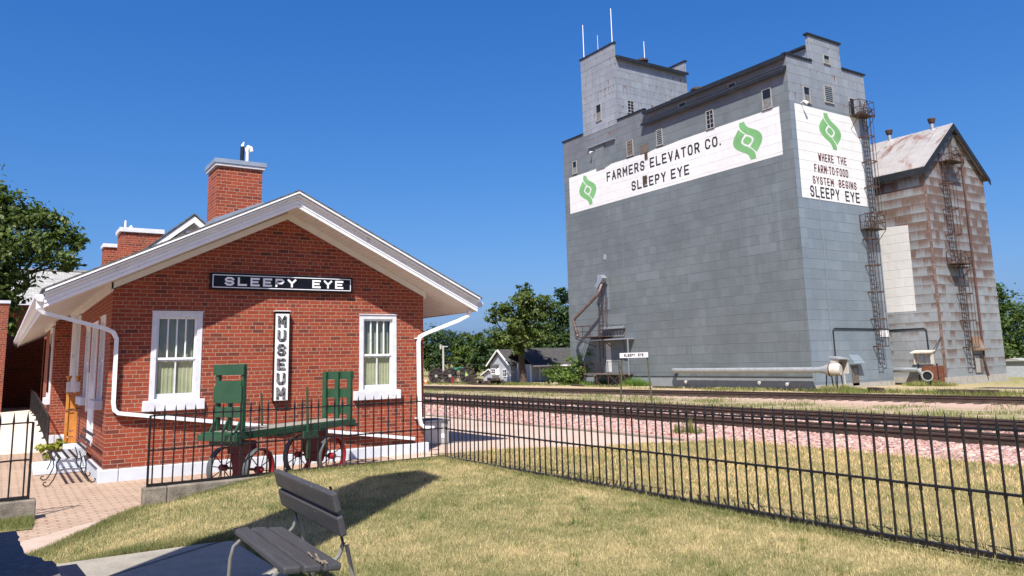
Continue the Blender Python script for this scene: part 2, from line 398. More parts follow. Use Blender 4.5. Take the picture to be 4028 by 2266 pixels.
def stone_mat():
    g = NG('pink_ballast')
    at = g.n('Attribute', attribute_name='rnd').outputs['Fac']
    c = g.ramp(at, [(0, (.22, .11, .095)), (.25, (.38, .225, .19)), (.55, (.48, .31, .265)), (.8, (.55, .42, .37)), (1, (.20, .16, .155))])
    n = g.noise(g.pos(), 60, 3)
    c = g.mix(g.ramp(n, [(.3, .35), (.6, 0.0)]), c, (.30, .17, .15))
    return g.done(c, .9, 0, None, .2)
stone_mat()
leaf_mat('leaf_mid', (.034, .060, .011), (.078, .115, .021), (.18, .21, .045))
leaf_mat('leaf_dark', (.018, .042, .011), (.038, .074, .018), (.085, .13, .032))
leaf_mat('leaf_bright', (.05, .09, .015), (.10, .16, .025), (.20, .27, .05))
leaf_mat('leaf_yellow', (.12, .14, .02), (.26, .27, .05), (.38, .36, .09))

plain('curtain_upper', (.31, .34, .27), .9, 0, .12, 3, 0, .1)
plain('grey_pipe', (.22, .215, .20), .4, .4, .15, 9, .05, .5)
plain('ballast_bed', (.36, .23, .195), .95, 0, .3, 30, .5, .2)
plain('base_grey', (.20, .22, .23), .7, 0, .1, 1.5, .1, .3)
panel_mat('steel_upper', (.225, .245, .26), .09, .63, .70, .45, .12, .5, .3, stain=.3)
panel_mat('steel_tower', (.36, .39, .42), .12, .60, .55, .70, .12, .45, .3, stain=.28)
plain('old_glass', (.16, .165, .16), .35, 0, .35, 4, 0, .4)
plain('dark_rust', (.10, .05, .042), .7, .2, .3, 3, .1)
panel_mat('hood_rust', (.40, .36, .30), .8, .9, .17, .5, .1, .6, .2, stain=.3, rustcol=((.13, .065, .03), (.30, .18, .09)))
plain('post_green', (.10, .105, .06), .6, .2, .2, 5, .05)
leaf_mat('leaf_b3', (.03,.06,.01), (.06,.1,.02), (.1,.15,.03))
plain('cable_black', (.03, .03, .033), .5, 0, .3, 3, .1)
blade_mat('weed_green', (.27, .25, .09), (.10, .14, .03), .46, .72)
blade_mat('weed_bright', (.17, .25, .045), (.09, .18, .025), .45, .8)
blade_mat('fringe_blade', (.36, .31, .14), (.15, .17, .055), .42, .72)
plain('trim_rust', (.16, .10, .08), .7, .2, .35, 3, .1, .3, (.26, .24, .23), .3)
plain('oak_pale', (.22, .17, .12), .8, 0, .3, 20)
panel_mat('patch_steel', (.27, .30, .31), .0, .63, 1.6, .3, .1, .5, .3, stain=.3)
blade_mat('tuft_blade', (.20, .23, .07), (.10, .14, .035), .42, .7)
# ------------------------------------------------------------------ geometry helpers
def V(*a): return Vector(a)
class MB:
    """collects faces in world space; build() links them as ONE mesh object"""
    def __init__(s): s.v, s.f, s.c = [], [], []
    def add(s, verts, faces):
        o = len(s.v); s.c.append((o, len(s.f))); s.v += [tuple(p) for p in verts]; s.f += [tuple(i+o for i in f) for f in faces]; return s
    def box(s, x0, x1, y0, y1, z0, z1):
        if x0 > x1: x0, x1 = x1, x0
        if y0 > y1: y0, y1 = y1, y0
        if z0 > z1: z0, z1 = z1, z0
        return s.add([(x0,y0,z0),(x1,y0,z0),(x1,y1,z0),(x0,y1,z0),(x0,y0,z1),(x1,y0,z1),(x1,y1,z1),(x0,y1,z1)],
                     [(0,3,2,1),(4,5,6,7),(0,1,5,4),(1,2,6,5),(2,3,7,6),(3,0,4,7)])
    def obox(s, c, ax, h):
        """oriented box: centre, three unit axes, three half sizes"""
        c = Vector(c); a = [Vector(x)*k for x, k in zip(ax, h)]
        vs = [c + sx*a[0] + sy*a[1] + sz*a[2] for sz in (-1, 1) for sx, sy in ((-1,-1),(1,-1),(1,1),(-1,1))]
        return s.add(vs, [(0,3,2,1),(4,5,6,7),(0,1,5,4),(1,2,6,5),(2,3,7,6),(3,0,4,7)])
    def bar(s, p, q, w, h=None, up=(0,0,1)):
        """square bar from p to q"""
        p, q = Vector(p), Vector(q); d = (q-p); L = d.length; d.normalize()
        up = Vector(up)
        if abs(d.dot(up)) > .98: up = Vector((0,1,0)) if abs(d.y) < .9 else Vector((1,0,0))
        sd = d.cross(up).normalized(); u2 = sd.cross(d)
        return s.obox((p+q)/2, (d, sd, u2), (L/2, w/2, (h or w)/2))
    def prism(s, pts, ex):
        """planar polygon extruded by vector ex"""
        n = len(pts); ex = Vector(ex); a = [Vector(p) for p in pts]
        nrm = Vector((0,0,0))
        for i in range(n): nrm += a[i].cross(a[(i+1) % n])
        if nrm.dot(ex) > 0: a = a[::-1]
        b = [p+ex for p in a]
        fs = [tuple(range(n)), tuple(range(2*n-1, n-1, -1))]
        fs += [(i, i+n, (i+1) % n+n, (i+1) % n) for i in range(n)]
        return s.add(a+b, fs)
    def poly(s, pts): return s.add(pts, [tuple(range(len(pts)))])
    def tube(s, pts, r, n=8, cap=True):
        pts = [Vector(p) for p in pts]; k = len(pts)
        rs = r if isinstance(r, (list, tuple)) else [r]*k
        vs, prev = [], None
        for i, p in enumerate(pts):
            d = (pts[min(i+1, k-1)]-pts[max(i-1, 0)]).normalized()
            if prev is None:
                up = V(0,0,1) if abs(d.z) < .9 else V(0,1,0)
                a = d.cross(up).normalized()
            else:
                a = (prev - d*prev.dot(d)).normalized()
            prev = a; b = d.cross(a)
            for j in range(n):
                t = 2*PI*j/n; vs.append(p + rs[i]*(math.cos(t)*a + math.sin(t)*b))
        fs = [(i*n+j, i*n+(j+1) % n, (i+1)*n+(j+1) % n, (i+1)*n+j) for i in range(k-1) for j in range(n)]
        if cap: fs += [tuple(range(n-1, -1, -1)), tuple(range((k-1)*n, k*n))]
        return s.add(vs, fs)
    def strip(s, pts, w, h, side=(0,1,0)):
        """rectangular duct swept along pts (width w along side, height h across)"""
        pts = [Vector(p) for p in pts]; k = len(pts); sd0 = Vector(side); vs = []
        for i, p in enumerate(pts):
            d0 = (pts[i]-pts[i-1]).normalized() if i else (pts[1]-pts[0]).normalized()
            d1 = (pts[i+1]-pts[i]).normalized() if i < k-1 else d0
            d = (d0+d1).normalized(); sd = (sd0 - d*sd0.dot(d)).normalized(); u = sd.cross(d)
            m = 1/max(.5, d.dot(d0))
            for a, b in ((-1,-1),(1,-1),(1,1),(-1,1)): vs.append(p + sd*(a*w/2) + u*(b*h/2*m))
        fs = [(i*4+j, (i+1)*4+j, (i+1)*4+(j+1) % 4, i*4+(j+1) % 4) for i in range(k-1) for j in range(4)]
        fs += [(0,1,2,3), tuple((k-1)*4+j for j in (3,2,1,0))]
        return s.add(vs, fs)
    def ring(s, c, axis, r0, r1, w, n=28):
        """flat ring (wheel rim): inner radius r0, outer r1, width w along axis"""
        c, ax = Vector(c), Vector(axis).normalized()
        a = ax.cross(V(0,0,1)).normalized(); b = ax.cross(a); vs = []
        for i in range(n):
            t = 2*PI*i/n; d = math.cos(t)*a + math.sin(t)*b
            vs += [c+d*r0-ax*w/2, c+d*r1-ax*w/2, c+d*r1+ax*w/2, c+d*r0+ax*w/2]
        fs = []
        for i in range(n):
            j = (i+1) % n
            for k in range(4): fs.append((i*4+k, i*4+(k+1) % 4, j*4+(k+1) % 4, j*4+k))
        return s.add(vs, fs)
    def build_each(s, name, mat, parent, bevel=0, smooth=False):
        """every added piece becomes an object of its own"""
        out = []
        ends = s.c[1:]+[(len(s.v), len(s.f))]
        for (a, fa), (b, fb) in zip(s.c, ends):
            m = MB(); m.add(s.v[a:b], [tuple(i-a for i in f) for f in s.f[fa:fb]]); out.append(m.build(name, mat, parent, smooth, bevel))
        return out
    def build(s, name, mat, parent=None, smooth=False, bevel=0, fix=True):
        me = bpy.data.meshes.new(name)
        org = Vector(parent['_o']) if parent is not None and '_o' in parent else V(0,0,0)
        p = parent
        me.from_pydata([tuple(Vector(v)-org) for v in s.v], [], s.f)
        if fix:
            import bmesh
            bm = bmesh.new(); bm.from_mesh(me); bmesh.ops.recalc_face_normals(bm, faces=bm.faces); bm.to_mesh(me); bm.free()
        uvs(me, org)
        me.materials.append(MATS[mat])
        if smooth:
            me.polygons.foreach_set('use_smooth', [True]*len(me.polygons))
            try: me.set_sharp_from_angle(angle=R(40))
            except Exception: pass
        o = bpy.data.objects.new(name, me); COL.objects.link(o)
        if parent is not None:
            o.parent = parent
            if parent.type == 'MESH': o['_o'] = tuple(org)
        o['_o'] = tuple(org)
        if bevel:
            b = o.modifiers.new('edge', 'BEVEL'); b.width = bevel; b.segments = 2; b.limit_method = 'ANGLE'
        return o
def uvs(me, org=V(0,0,0)):
    """box-projected UVs in metres, in the world's axes"""
    nl = len(me.loops); nv = len(me.vertices); npo = len(me.polygons)
    co = np.empty(nv*3); me.vertices.foreach_get('co', co); co = co.reshape(-1, 3) + np.array(org)
    vi = np.empty(nl, dtype=np.int32); me.loops.foreach_get('vertex_index', vi)
    nr = np.empty(npo*3); me.polygons.foreach_get('normal', nr); nr = np.abs(nr.reshape(-1, 3))
    tot = np.empty(npo, dtype=np.int32); me.polygons.foreach_get('loop_total', tot)
    ln = np.repeat(nr, tot, axis=0); p = co[vi]
    isz = ln[:, 2] > .75; isx = (~isz) & (ln[:, 0] > ln[:, 1])
    u = np.where(isx, p[:, 1], p[:, 0]); v = np.where(isz, p[:, 1], p[:, 2])
    lay = me.uv_layers.new(name='UVMap'); lay.data.foreach_set('uv', np.stack([u, v], 1).ravel())
def tag(o, label, cat=None, group=None, kind=None):
    if label: o['label'] = label
    if cat: o['category'] = cat
    if group: o['group'] = group
    if kind: o['kind'] = kind
    return o
def thing(name, label, cat, loc=(0,0,0), group=None):
    o = bpy.data.objects.new(name, None); COL.objects.link(o); o.empty_display_size = .2
    o.location = loc; o['_o'] = tuple(loc)
    return tag(o, label, cat, group)
def struct(name, mb, mat):
    return tag(mb.build(name, mat), None, kind='structure')
def np_mesh(name, co, faces, mat, rnd=None, parent=None, smooth=False):
    """many same-sized faces at once; rnd = one value per face"""
    org = np.array(parent['_o']) if parent is not None else np.zeros(3)
    me = bpy.data.meshes.new(name); nf, k = faces.shape
    me.vertices.add(len(co)); me.vertices.foreach_set('co', (co-org).ravel())
    me.loops.add(nf*k); me.loops.foreach_set('vertex_index', faces.ravel().astype(np.int32))
    me.polygons.add(nf); me.polygons.foreach_set('loop_start', np.arange(nf, dtype=np.int32)*k)
    try: me.polygons.foreach_set('loop_total', np.full(nf, k, dtype=np.int32))
    except Exception: pass
    if rnd is not None:
        at = me.attributes.new('rnd', 'FLOAT', 'FACE'); at.data.foreach_set('value', rnd.astype(np.float32))
    me.update(calc_edges=True)
    if smooth: me.polygons.foreach_set('use_smooth', [True]*nf)
    me.materials.append(MATS[mat])
    o = bpy.data.objects.new(name, me); COL.objects.link(o)
    if parent is not None: o.parent = parent
    return o
def copy_tree(o, parent=None):
    c = o.copy(); COL.objects.link(c)
    if parent is not None: c.parent = parent
    for ch in list(o.children): copy_tree(ch, c)
    return c

# ------------------------------------------------------------------ stroke lettering
C = .22
GL = {
 'S': [[(1,.80),(1-C,1),(C,1),(0,1-C),(0,.5+C*.9),(C,.5+.0),(1-C,.5),(1,.5-C*.9),(1,C),(1-C,0),(C,0),(0,.20)]],
 'L': [[(0,1),(0,0),(1,0)]], 'E': [[(1,1),(0,1),(0,0),(1,0)],[(.08,.5),(.82,.5)]], 'F': [[(1,1),(0,1),(0,0)],[(.08,.52),(.82,.52)]],
 'P': [[(0,0),(0,1),(1-C,1),(1,1-C),(1,.48+C),(1-C,.45),(.08,.45)]], 'Y': [[(0,1),(.5,.48),(1,1)],[(.5,.50),(.5,0)]],
 'M': [[(0,0),(0,1),(.5,.38),(1,1),(1,0)]], 'U': [[(0,1),(0,C),(C,0),(1-C,0),(1,C),(1,1)]],
 'A': [[(0,0),(.5,1),(1,0)],[(.25,.32),(.75,.32)]], 'R': [[(0,0),(0,1),(1-C,1),(1,1-C),(1,.5+C),(1-C,.47),(.08,.47)],[(.5,.45),(1,0)]],
 'C': [[(1,.78),(1-C,1),(C,1),(0,1-C),(0,C),(C,0),(1-C,0),(1,.22)]], 'O': [[(.5,1),(C,1),(0,1-C),(0,C),(C,0),(1-C,0),(1,C),(1,1-C),(1-C,1),(.5,1)]],
 'V': [[(0,1),(.5,0),(1,1)]], 'T': [[(0,1),(1,1)],[(.5,.95),(.5,0)]], 'W': [[(0,1),(.25,0),(.5,.7),(.75,0),(1,1)]],
 'H': [[(0,0),(0,1)],[(1,0),(1,1)],[(.06,.5),(.94,.5)]], 'D': [[(.5,0),(0,0),(0,1),(1-C,1),(1,1-C),(1,C),(1-C,0),(.5,0)]],
 'N': [[(0,0),(0,1),(1,0),(1,1)]], 'G': [[(1,.78),(1-C,1),(C,1),(0,1-C),(0,C),(C,0),(1-C,0),(1,C),(1,.45),(.55,.45)]],
 'B': [[(.5,0),(0,0),(0,1),(1-C,1),(1,1-C),(1,.5+C*.8),(1-C,.5),(1,.5-C*.8),(1,C),(1-C,0),(.5,0)],[(.08,.5),(.72,.5)]], 'I': [[(.5,0),(.5,1)]],
 '.': [[(.2,0),(.2,.09)]], '-': [[(0,.5),(0,.6)]],
}
def ribbon(pts, t):
    """polyline -> left and right offset points with mitred corners"""
    P = [Vector((a, b)) for a, b in pts]; Lp, Rp = [], []; closed = (P[0]-P[-1]).length < 1e-6
    for i, p in enumerate(P):
        if i == 0: d0 = (P[-1]-P[-2]).normalized() if closed else (P[1]-P[0]).normalized()
        else: d0 = (P[i]-P[i-1]).normalized()
        if i == len(P)-1: d1 = (P[1]-P[0]).normalized() if closed else d0
        else: d1 = (P[i+1]-P[i]).normalized()
        n0, n1 = Vector((-d0.y, d0.x)), Vector((-d1.y, d1.x)); m = n0+n1
        if m.length < 1e-4: m = n0.copy()
        m.normalize(); k = 1/max(.42, m.dot(n0))
        Lp.append(p+m*k*t/2); Rp.append(p-m*k*t/2)
    return Lp, Rp
def pieces(st):
    """split a stroke where it doubles back, so sharp corners stay full width"""
    out, cur = [], [st[0]]
    for i in range(1, len(st)):
        cur.append(st[i])
        if i < len(st)-1:
            d0 = Vector(st[i])-Vector(st[i-1]); d1 = Vector(st[i+1])-Vector(st[i])
            if d0.normalized().dot(d1.normalized()) < -.05: out.append(cur); cur = [st[i]]
    return out+[cur]
def letter(mb, ch, x, z, w, h, t, fn, depth=.006):
    """one letter: fn(u, v, d) maps face coordinates to the world, d = distance off the face"""
    k = 0
    for st0 in GL[ch]:
        st0 = [(x+t/2+a*(w-t), z+t/2+b*(h-t)) for a, b in st0]
        if ch == '.': st0 = [(x+t/2, z), (x+t/2, z+t)]
        if ch == '-': st0 = [(x+t/2, z+h*.5-t*.5), (x+t/2, z+h*.5+t*.5)]
        if ch == 'I': st0 = [(x+t/2, z), (x+t/2, z+h)]
        for pts in pieces(st0):
            P = [Vector(p) for p in pts]
            if len(P) > 1 and (P[0]-P[-1]).length > 1e-6 and ch not in '.I-':      # square ends reach the letter's outline
                P[0] += (P[0]-P[1]).normalized()*t*.48; P[-1] += (P[-1]-P[-2]).normalized()*t*.48
            Lp, Rp = ribbon([tuple(p) for p in P], t); d1 = depth+k*.0012; k += 1
            for i in range(len(Lp)-1):
                q = [Lp[i], Rp[i], Rp[i+1], Lp[i+1]]
                fr = [fn(p.x, p.y, d1) for p in q]; bk = [fn(p.x, p.y, .001) for p in q]
                mb.add(fr+bk, [(0,1,2,3),(1,0,4,5),(3,2,6,7)])
            mb.add([fn(p.x, p.y, dd) for p in (Lp[0], Rp[0], Rp[-1], Lp[-1]) for dd in (d1, .001)], [(0,1,3,2),(4,5,7,6)])
def text(mb, s, x, z, h, w, gap, t, fn, space=None, depth=.006):
    for ch in s:
        if ch == ' ': x += (space or w*.8); continue
        ww = {'I': t, '.': t, '-': t, 'M': w*1.12, 'W': w*1.2}.get(ch, w)
        letter(mb, ch, x, z, ww, h, t, fn, depth)
        x += ww+gap
    return x
def text_w(s, w, gap, t, space=None):
    x = 0
    for ch in s:
        if ch == ' ': x += (space or w*.8); continue
        x += {'I': t, '.': t, '-': t, 'M': w*1.12, 'W': w*1.2}.get(ch, w)+gap
    return x-gap

# ------------------------------------------------------------------ the ground
def ground_z(x):
    return float(np.interp(x, [-700, -30, 4.6, 10.7, 13.2, 18.7, 20.2, 22, 33, 36, 39, 48, 70, 900], [-.3, -.12, -.10, -.10, -.04, -.04, -.19, -.205, -.21, -.30, -.335, -.44, -.46, -1.0]))
xs = [-900, -300, -100, -40, -20, -10, -5, 0, 4.6, 8, 10.7, 12, 13.2, 18.7, 20.2, 22, 25, 28.2, 28.7, 31.6, 33, 36, 39, 44, 48, 56, 70, 100, 160, 300, 900]
ys = [-900, -300, -100, -40, -15, 0, 10, 20, 30, 40, 60, 80, 110, 160, 300, 900]
m = MB(); nx = len(xs)
m.add([(x, y, ground_z(x)) for y in ys for x in xs], [(j*nx+i, j*nx+i+1, (j+1)*nx+i+1, (j+1)*nx+i) for j in range(len(ys)-1) for i in range(nx-1)])
struct('ground', m, 'ground_mix')

def sstep(t): t = np.clip(t, 0, 1); return t*t*(3-2*t)
def lawn_z(x, y):
    """mown lawn in front: 0.25 m up by the fence, falling to the path at the left"""
    d = (x-.15)*.853 + (y+3.0)*(-.523)
    return .25*sstep((np.asarray(d)+.05)/1.75) - .006
def outer_z(x): return np.interp(x, [4.7, 6, 9, 12.6, 13], [.24, .20, .05, -.075, -.085])
# lawn sheet (grid clipped along the path edge, stops at the kerb walls and the slab)
def edge_x(y):      # left edge of the lawn where it meets the path
    return .15 + (y+3.0)*.6135 + .05*math.sin(y*2.3)
m = MB(); gy = np.linspace(-13.5, -2.99, 48); rows = []
for y in gy:
    x0 = max(edge_x(y), -2.2)
    rows.append([(x0+(4.66-x0)*t, y, float(lawn_z(x0+(4.66-x0)*t, y))) for t in np.linspace(0, 1, 30)])
m.add([p for r in rows for p in r], [(j*30+i, j*30+i+1, (j+1)*30+i+1, (j+1)*30+i) for j in range(47) for i in range(29)])
struct('lawn', m, 'lawn_soil')
m = MB(); gx = np.linspace(4.72, 12.9, 18); gy = np.linspace(-40, -2.25, 26)
m.add([(x, y if j < 25 else y+.12*math.sin(x*2.1), float(outer_z(x))) for j, y in enumerate(gy) for x in gx], [(j*18+i, j*18+i+1, (j+1)*18+i+1, (j+1)*18+i) for j in range(25) for i in range(17)])
struct('lawn', m, 'lawn_soil')
m = MB(); m.add([(-3.2,-3.62,.004),(-1.08,-3.72,.004),(-1.05,-3.03,.02),(-3.2,-3.03,.03)], [(0,1,2,3)])
struct('lawn', m, 'lawn_soil')
m = MB(); m.poly([(-12,-7,-.004),(5.9,-7,-.004),(5.9,30,-.004),(-12,30,-.004)]); struct('brick_paving', m, 'pavers')
m = MB(); m.poly([(4.83,-2.5,.002),(10.75,-2.5,.002),(10.75,70,.002),(4.83,70,.002)]); struct('platform', m, 'platform_pavers')
m = MB(); m.prism([(10.75,-2.2,.03),(10.9,-2.2,.03),(10.9,-2.2,-.12),(10.75,-2.2,-.12)], (0,72,0)); struct('platform_kerb', m, 'curb_concrete')
m = MB(); pts = []
for y in np.linspace(-3.35, -8.0, 14): pts.append((edge_x(y)+.03, y, .003))
pts += [(-5, -8.0, .003), (-5, -5.2, .003), (-1.55, -4.75, .003), (-.9, -4.15, .003), (-.35, -3.6, .003)]
m.poly(pts); struct('sidewalk', m, 'sidewalk_concrete')
# foreground slabs with a diagonal open joint
m = MB(); z0, z1 = .17, .262
m.prism([(-4,-7.09,z0),(.20,-7.115,z0),(-.56,-7.665,z0),(-4,-10.1,z0)], (0,0,z1-z0))
struct('slab_path', m, 'slab_concrete')
m = MB(); m.prism([(.25,-7.16,z0),(.31,-7.19,z0),(.36,-8.8,z0),(.42,-13.5,z0),(-4,-13.5,z0),(-4,-10.17,z0),(-.53,-7.70,z0)], (0,0,z1-z0+.004))
struct('slab_path', m, 'slab_concrete')
# concrete ramp up to the far door
m = MB(); m.add([(-2.2,6.5,.002),(-.42,6.5,.002),(-.42,16,.36),(-2.2,16,.36),(-.42,24,.38),(-2.2,24,.38),(-2.2,6.5,-.05),(-.42,6.5,-.05),(-2.2,24,-.05),(-.42,24,-.05)],
      [(0,1,2,3),(3,2,4,5),(6,7,1,0),(7,9,4,2,1),(8,6,0,3,5),(9,8,5,4)])
struct('ramp', m, 'ramp_concrete')
# asphalt service road far right
m = MB(); m.poly([(44.5,-60,-.40),(46.6,-60,-.41),(46.6,9,-.41),(44.5,9,-.40)]); struct('road', m, 'shingle_house')
# ------------------------------------------------------------------ the depot
DEP = thing('brick_depot', 'red brick railway depot with white trimmed gable roof, front end facing the lawn', 'building', (2.9, 0, 0))
def wall_holes(mb, u0, u1, z0, z1, holes, fn, depth):
    """wall face with rectangular openings and brick reveals; fn(u, z, d) d = depth behind the face"""
    us = sorted({u0, u1, *[h[0] for h in holes], *[h[1] for h in holes]}); zs = sorted({z0, z1, *[h[2] for h in holes], *[h[3] for h in holes]})
    for i in range(len(us)-1):
        for j in range(len(zs)-1):
            uc, zc = (us[i]+us[i+1])/2, (zs[j]+zs[j+1])/2
            if any(h[0] < uc < h[1] and h[2] < zc < h[3] for h in holes): continue
            mb.poly([fn(us[i], zs[j], 0), fn(us[i+1], zs[j], 0), fn(us[i+1], zs[j+1], 0), fn(us[i], zs[j+1], 0)])
    for a, b, c, d in holes:
        for q in (((a,c),(b,c)), ((b,c),(b,d)), ((b,d),(a,d)), ((a,d),(a,c))):
            mb.poly([fn(*q[0], 0), fn(*q[1], 0), fn(*q[1], depth), fn(*q[0], depth)])
W0, WH = .19, 3.13
RZ = lambda x, top: (top-4.68)+4.68-.49*abs(x-2.9)       # roof lines: slope 0.49 either side of the ridge
fy = lambda u, z, d: (u, d, z)                            # front wall
fx = lambda u, z, d: (d, u, z)                            # left wall
WIN = [(.629, 1.449, 1.262, 2.762), (4.396, 5.190, 1.269, 2.752)]
LWIN = [(.75, 1.55, 1.28, 2.74), (1.95, 2.95, .42, 2.72), (3.45, 4.4, 1.27, 2.72), (5.95, 6.8, 1.3, 3.05)]
m = MB()
wall_holes(m, 0, 5.8, W0, WH, WIN, fy, .10)
m.poly([(0,0,WH),(5.8,0,WH),(2.92,0,4.56)])
wall_holes(m, 0, 9.0, W0, WH, LWIN, fx, .12)
m.poly([(5.8,0,W0),(5.8,24,W0),(5.8,24,WH),(5.8,0,WH)])
m.box(-.36, .5, 9.0, 13.5, W0, WH); m.box(0, 1, 13.5, 24.0, W0, WH)
m.build('wall', 'brick', DEP, fix=False)
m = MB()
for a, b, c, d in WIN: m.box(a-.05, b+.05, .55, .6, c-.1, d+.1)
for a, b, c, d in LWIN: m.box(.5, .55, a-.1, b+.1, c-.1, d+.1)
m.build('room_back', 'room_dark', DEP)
m = MB()     # foundation, painted grey with a white top edge
m.box(-.075, .22, -.08, 9, -.05, W0); m.box(.228, 5.875, -.08, .0, -.05, W0); m.box(5.75, 5.875, .002, 24, -.05, W0-.002); m.box(-.43, .3, 8.93, 13.5, -.05, W0-.003)
m.build('foundation', 'grey_paint', DEP, bevel=.012)
# roof
ov, xl, xr = -.65, -1.01, 6.73
LO, TOP = 4.68, 4.955
def slope_prism(mb, za, zb, y0, y1, x0, x1):
    """band that follows both roof slopes between line heights za (below) and zb (above)"""
    pts = [(x0, y0, RZ(x0, za)), (2.9, y0, RZ(2.9, za)), (x1, y0, RZ(x1, za)), (x1, y0, RZ(x1, zb)), (2.9, y0, RZ(2.9, zb)), (x0, y0, RZ(x0, zb))]
    L = [pts[0], pts[1], pts[4], pts[5]]; Rr = [pts[1], pts[2], pts[3], pts[4]]
    mb.prism(L, (0, y1-y0, 0)); mb.prism(Rr, (0, y1-y0, 0))
m = MB(); slope_prism(m, LO+.006, TOP-.008, ov+.03, 24, xl+.01, xr-.01)
roof = m.build('roof', 'soffit_boards', DEP)
m = MB(); slope_prism(m, TOP, TOP+.03, ov-.127, 24.1, xl-.05, xr+.05); m.build('shingles', 'shingle_dark', roof)
for za, zb, yy in ((LO, LO+.062, ov), (LO+.065, LO+.13, ov-.010), (LO+.133, LO+.186, ov-.022), (LO+.189, LO+.226, ov-.085), (LO+.240, TOP-.004, ov-.125)):
    m = MB(); slope_prism(m, za, zb, yy, ov+.03, xl, xr); m.build('rake_board', 'white_paint', roof)
m = MB(); m.box(xl-.005, xl+.02, ov+.03, 24, RZ(xl, LO)+.0, RZ(xl, TOP)-.02); m.box(xr-.02, xr+.005, ov+.03, 24, RZ(xr, LO), RZ(xr, TOP)-.02); m.build('eave_board', 'white_paint', roof)
m = MB()   # frieze under the soffit
m.prism([(-.03,-.035,3.13),(2.92,-.035,4.555),(2.92,-.035,LO+.0),(-.03,-.035,RZ(-.03,LO))], (0,.05,0)); m.prism([(2.92,-.035,4.555),(5.83,-.035,3.13),(5.83,-.035,RZ(5.83,LO)),(2.92,-.035,LO)], (0,.05,0))
m.box(-.05, .0, -.035, 9, 3.10, RZ(-.02, LO)); m.box(5.8, 5.85, -.03, 24, 3.10, RZ(5.85, LO)); m.box(-.41, -.36, 8.95, 13.5, 3.0, 3.16)
m.build('frieze_board', 'soffit_white', DEP)
# gutters
m = MB(); m.prism([(xl-.008,0,2.97),(xl-.13,0,2.97),(xl-.13,0,2.91),(xl-.09,0,2.86),(xl-.008,0,2.85)], (0, 24.6, 0))
for i in range(len(m.v)): m.v[i] = (m.v[i][0], m.v[i][1]+ov-.01, m.v[i][2])
m.build('gutter', 'worn_white', roof)
m = MB(); m.prism([(xr+.008,0,3.0),(xr+.13,0,3.0),(xr+.13,0,2.94),(xr+.09,0,2.89),(xr+.008,0,2.88)], (0, 24.6, 0))
for i in range(len(m.v)): m.v[i] = (m.v[i][0], m.v[i][1]+ov-.01, m.v[i][2])
m.build('gutter', 'worn_white', roof)
m = MB(); m.strip([(-1.085,-.58,2.86),(-1.08,-.58,2.76),(-1.0,-.55,2.69),(-.10,-.12,2.47),(.03,-.075,2.41),(.085,-.07,2.30),(.09,-.07,1.25),(.11,-.07,1.14),(.17,-.07,1.085),(.30,-.07,1.063),(5.55,-.07,.285)], .075, .06)
m.build('downspout', 'white_paint', DEP)
m = MB(); m.strip([(6.62,-.52,2.83),(6.58,-.50,2.73),(6.40,-.44,2.63),(5.80,-.14,2.38),(5.68,-.08,2.31),(5.65,-.075,2.20),(5.67,-.075,.66),(5.70,-.075,.55),(5.78,-.08,.49),(5.98,-.08,.475)], .075, .06)
m.build('downspout', 'white_paint', DEP)
for z in (2.28, .68):
    m = MB(); m.box(5.585, 5.755, -.075, -.01, z-.012, z+.012); m.build('strap', 'white_paint', DEP)

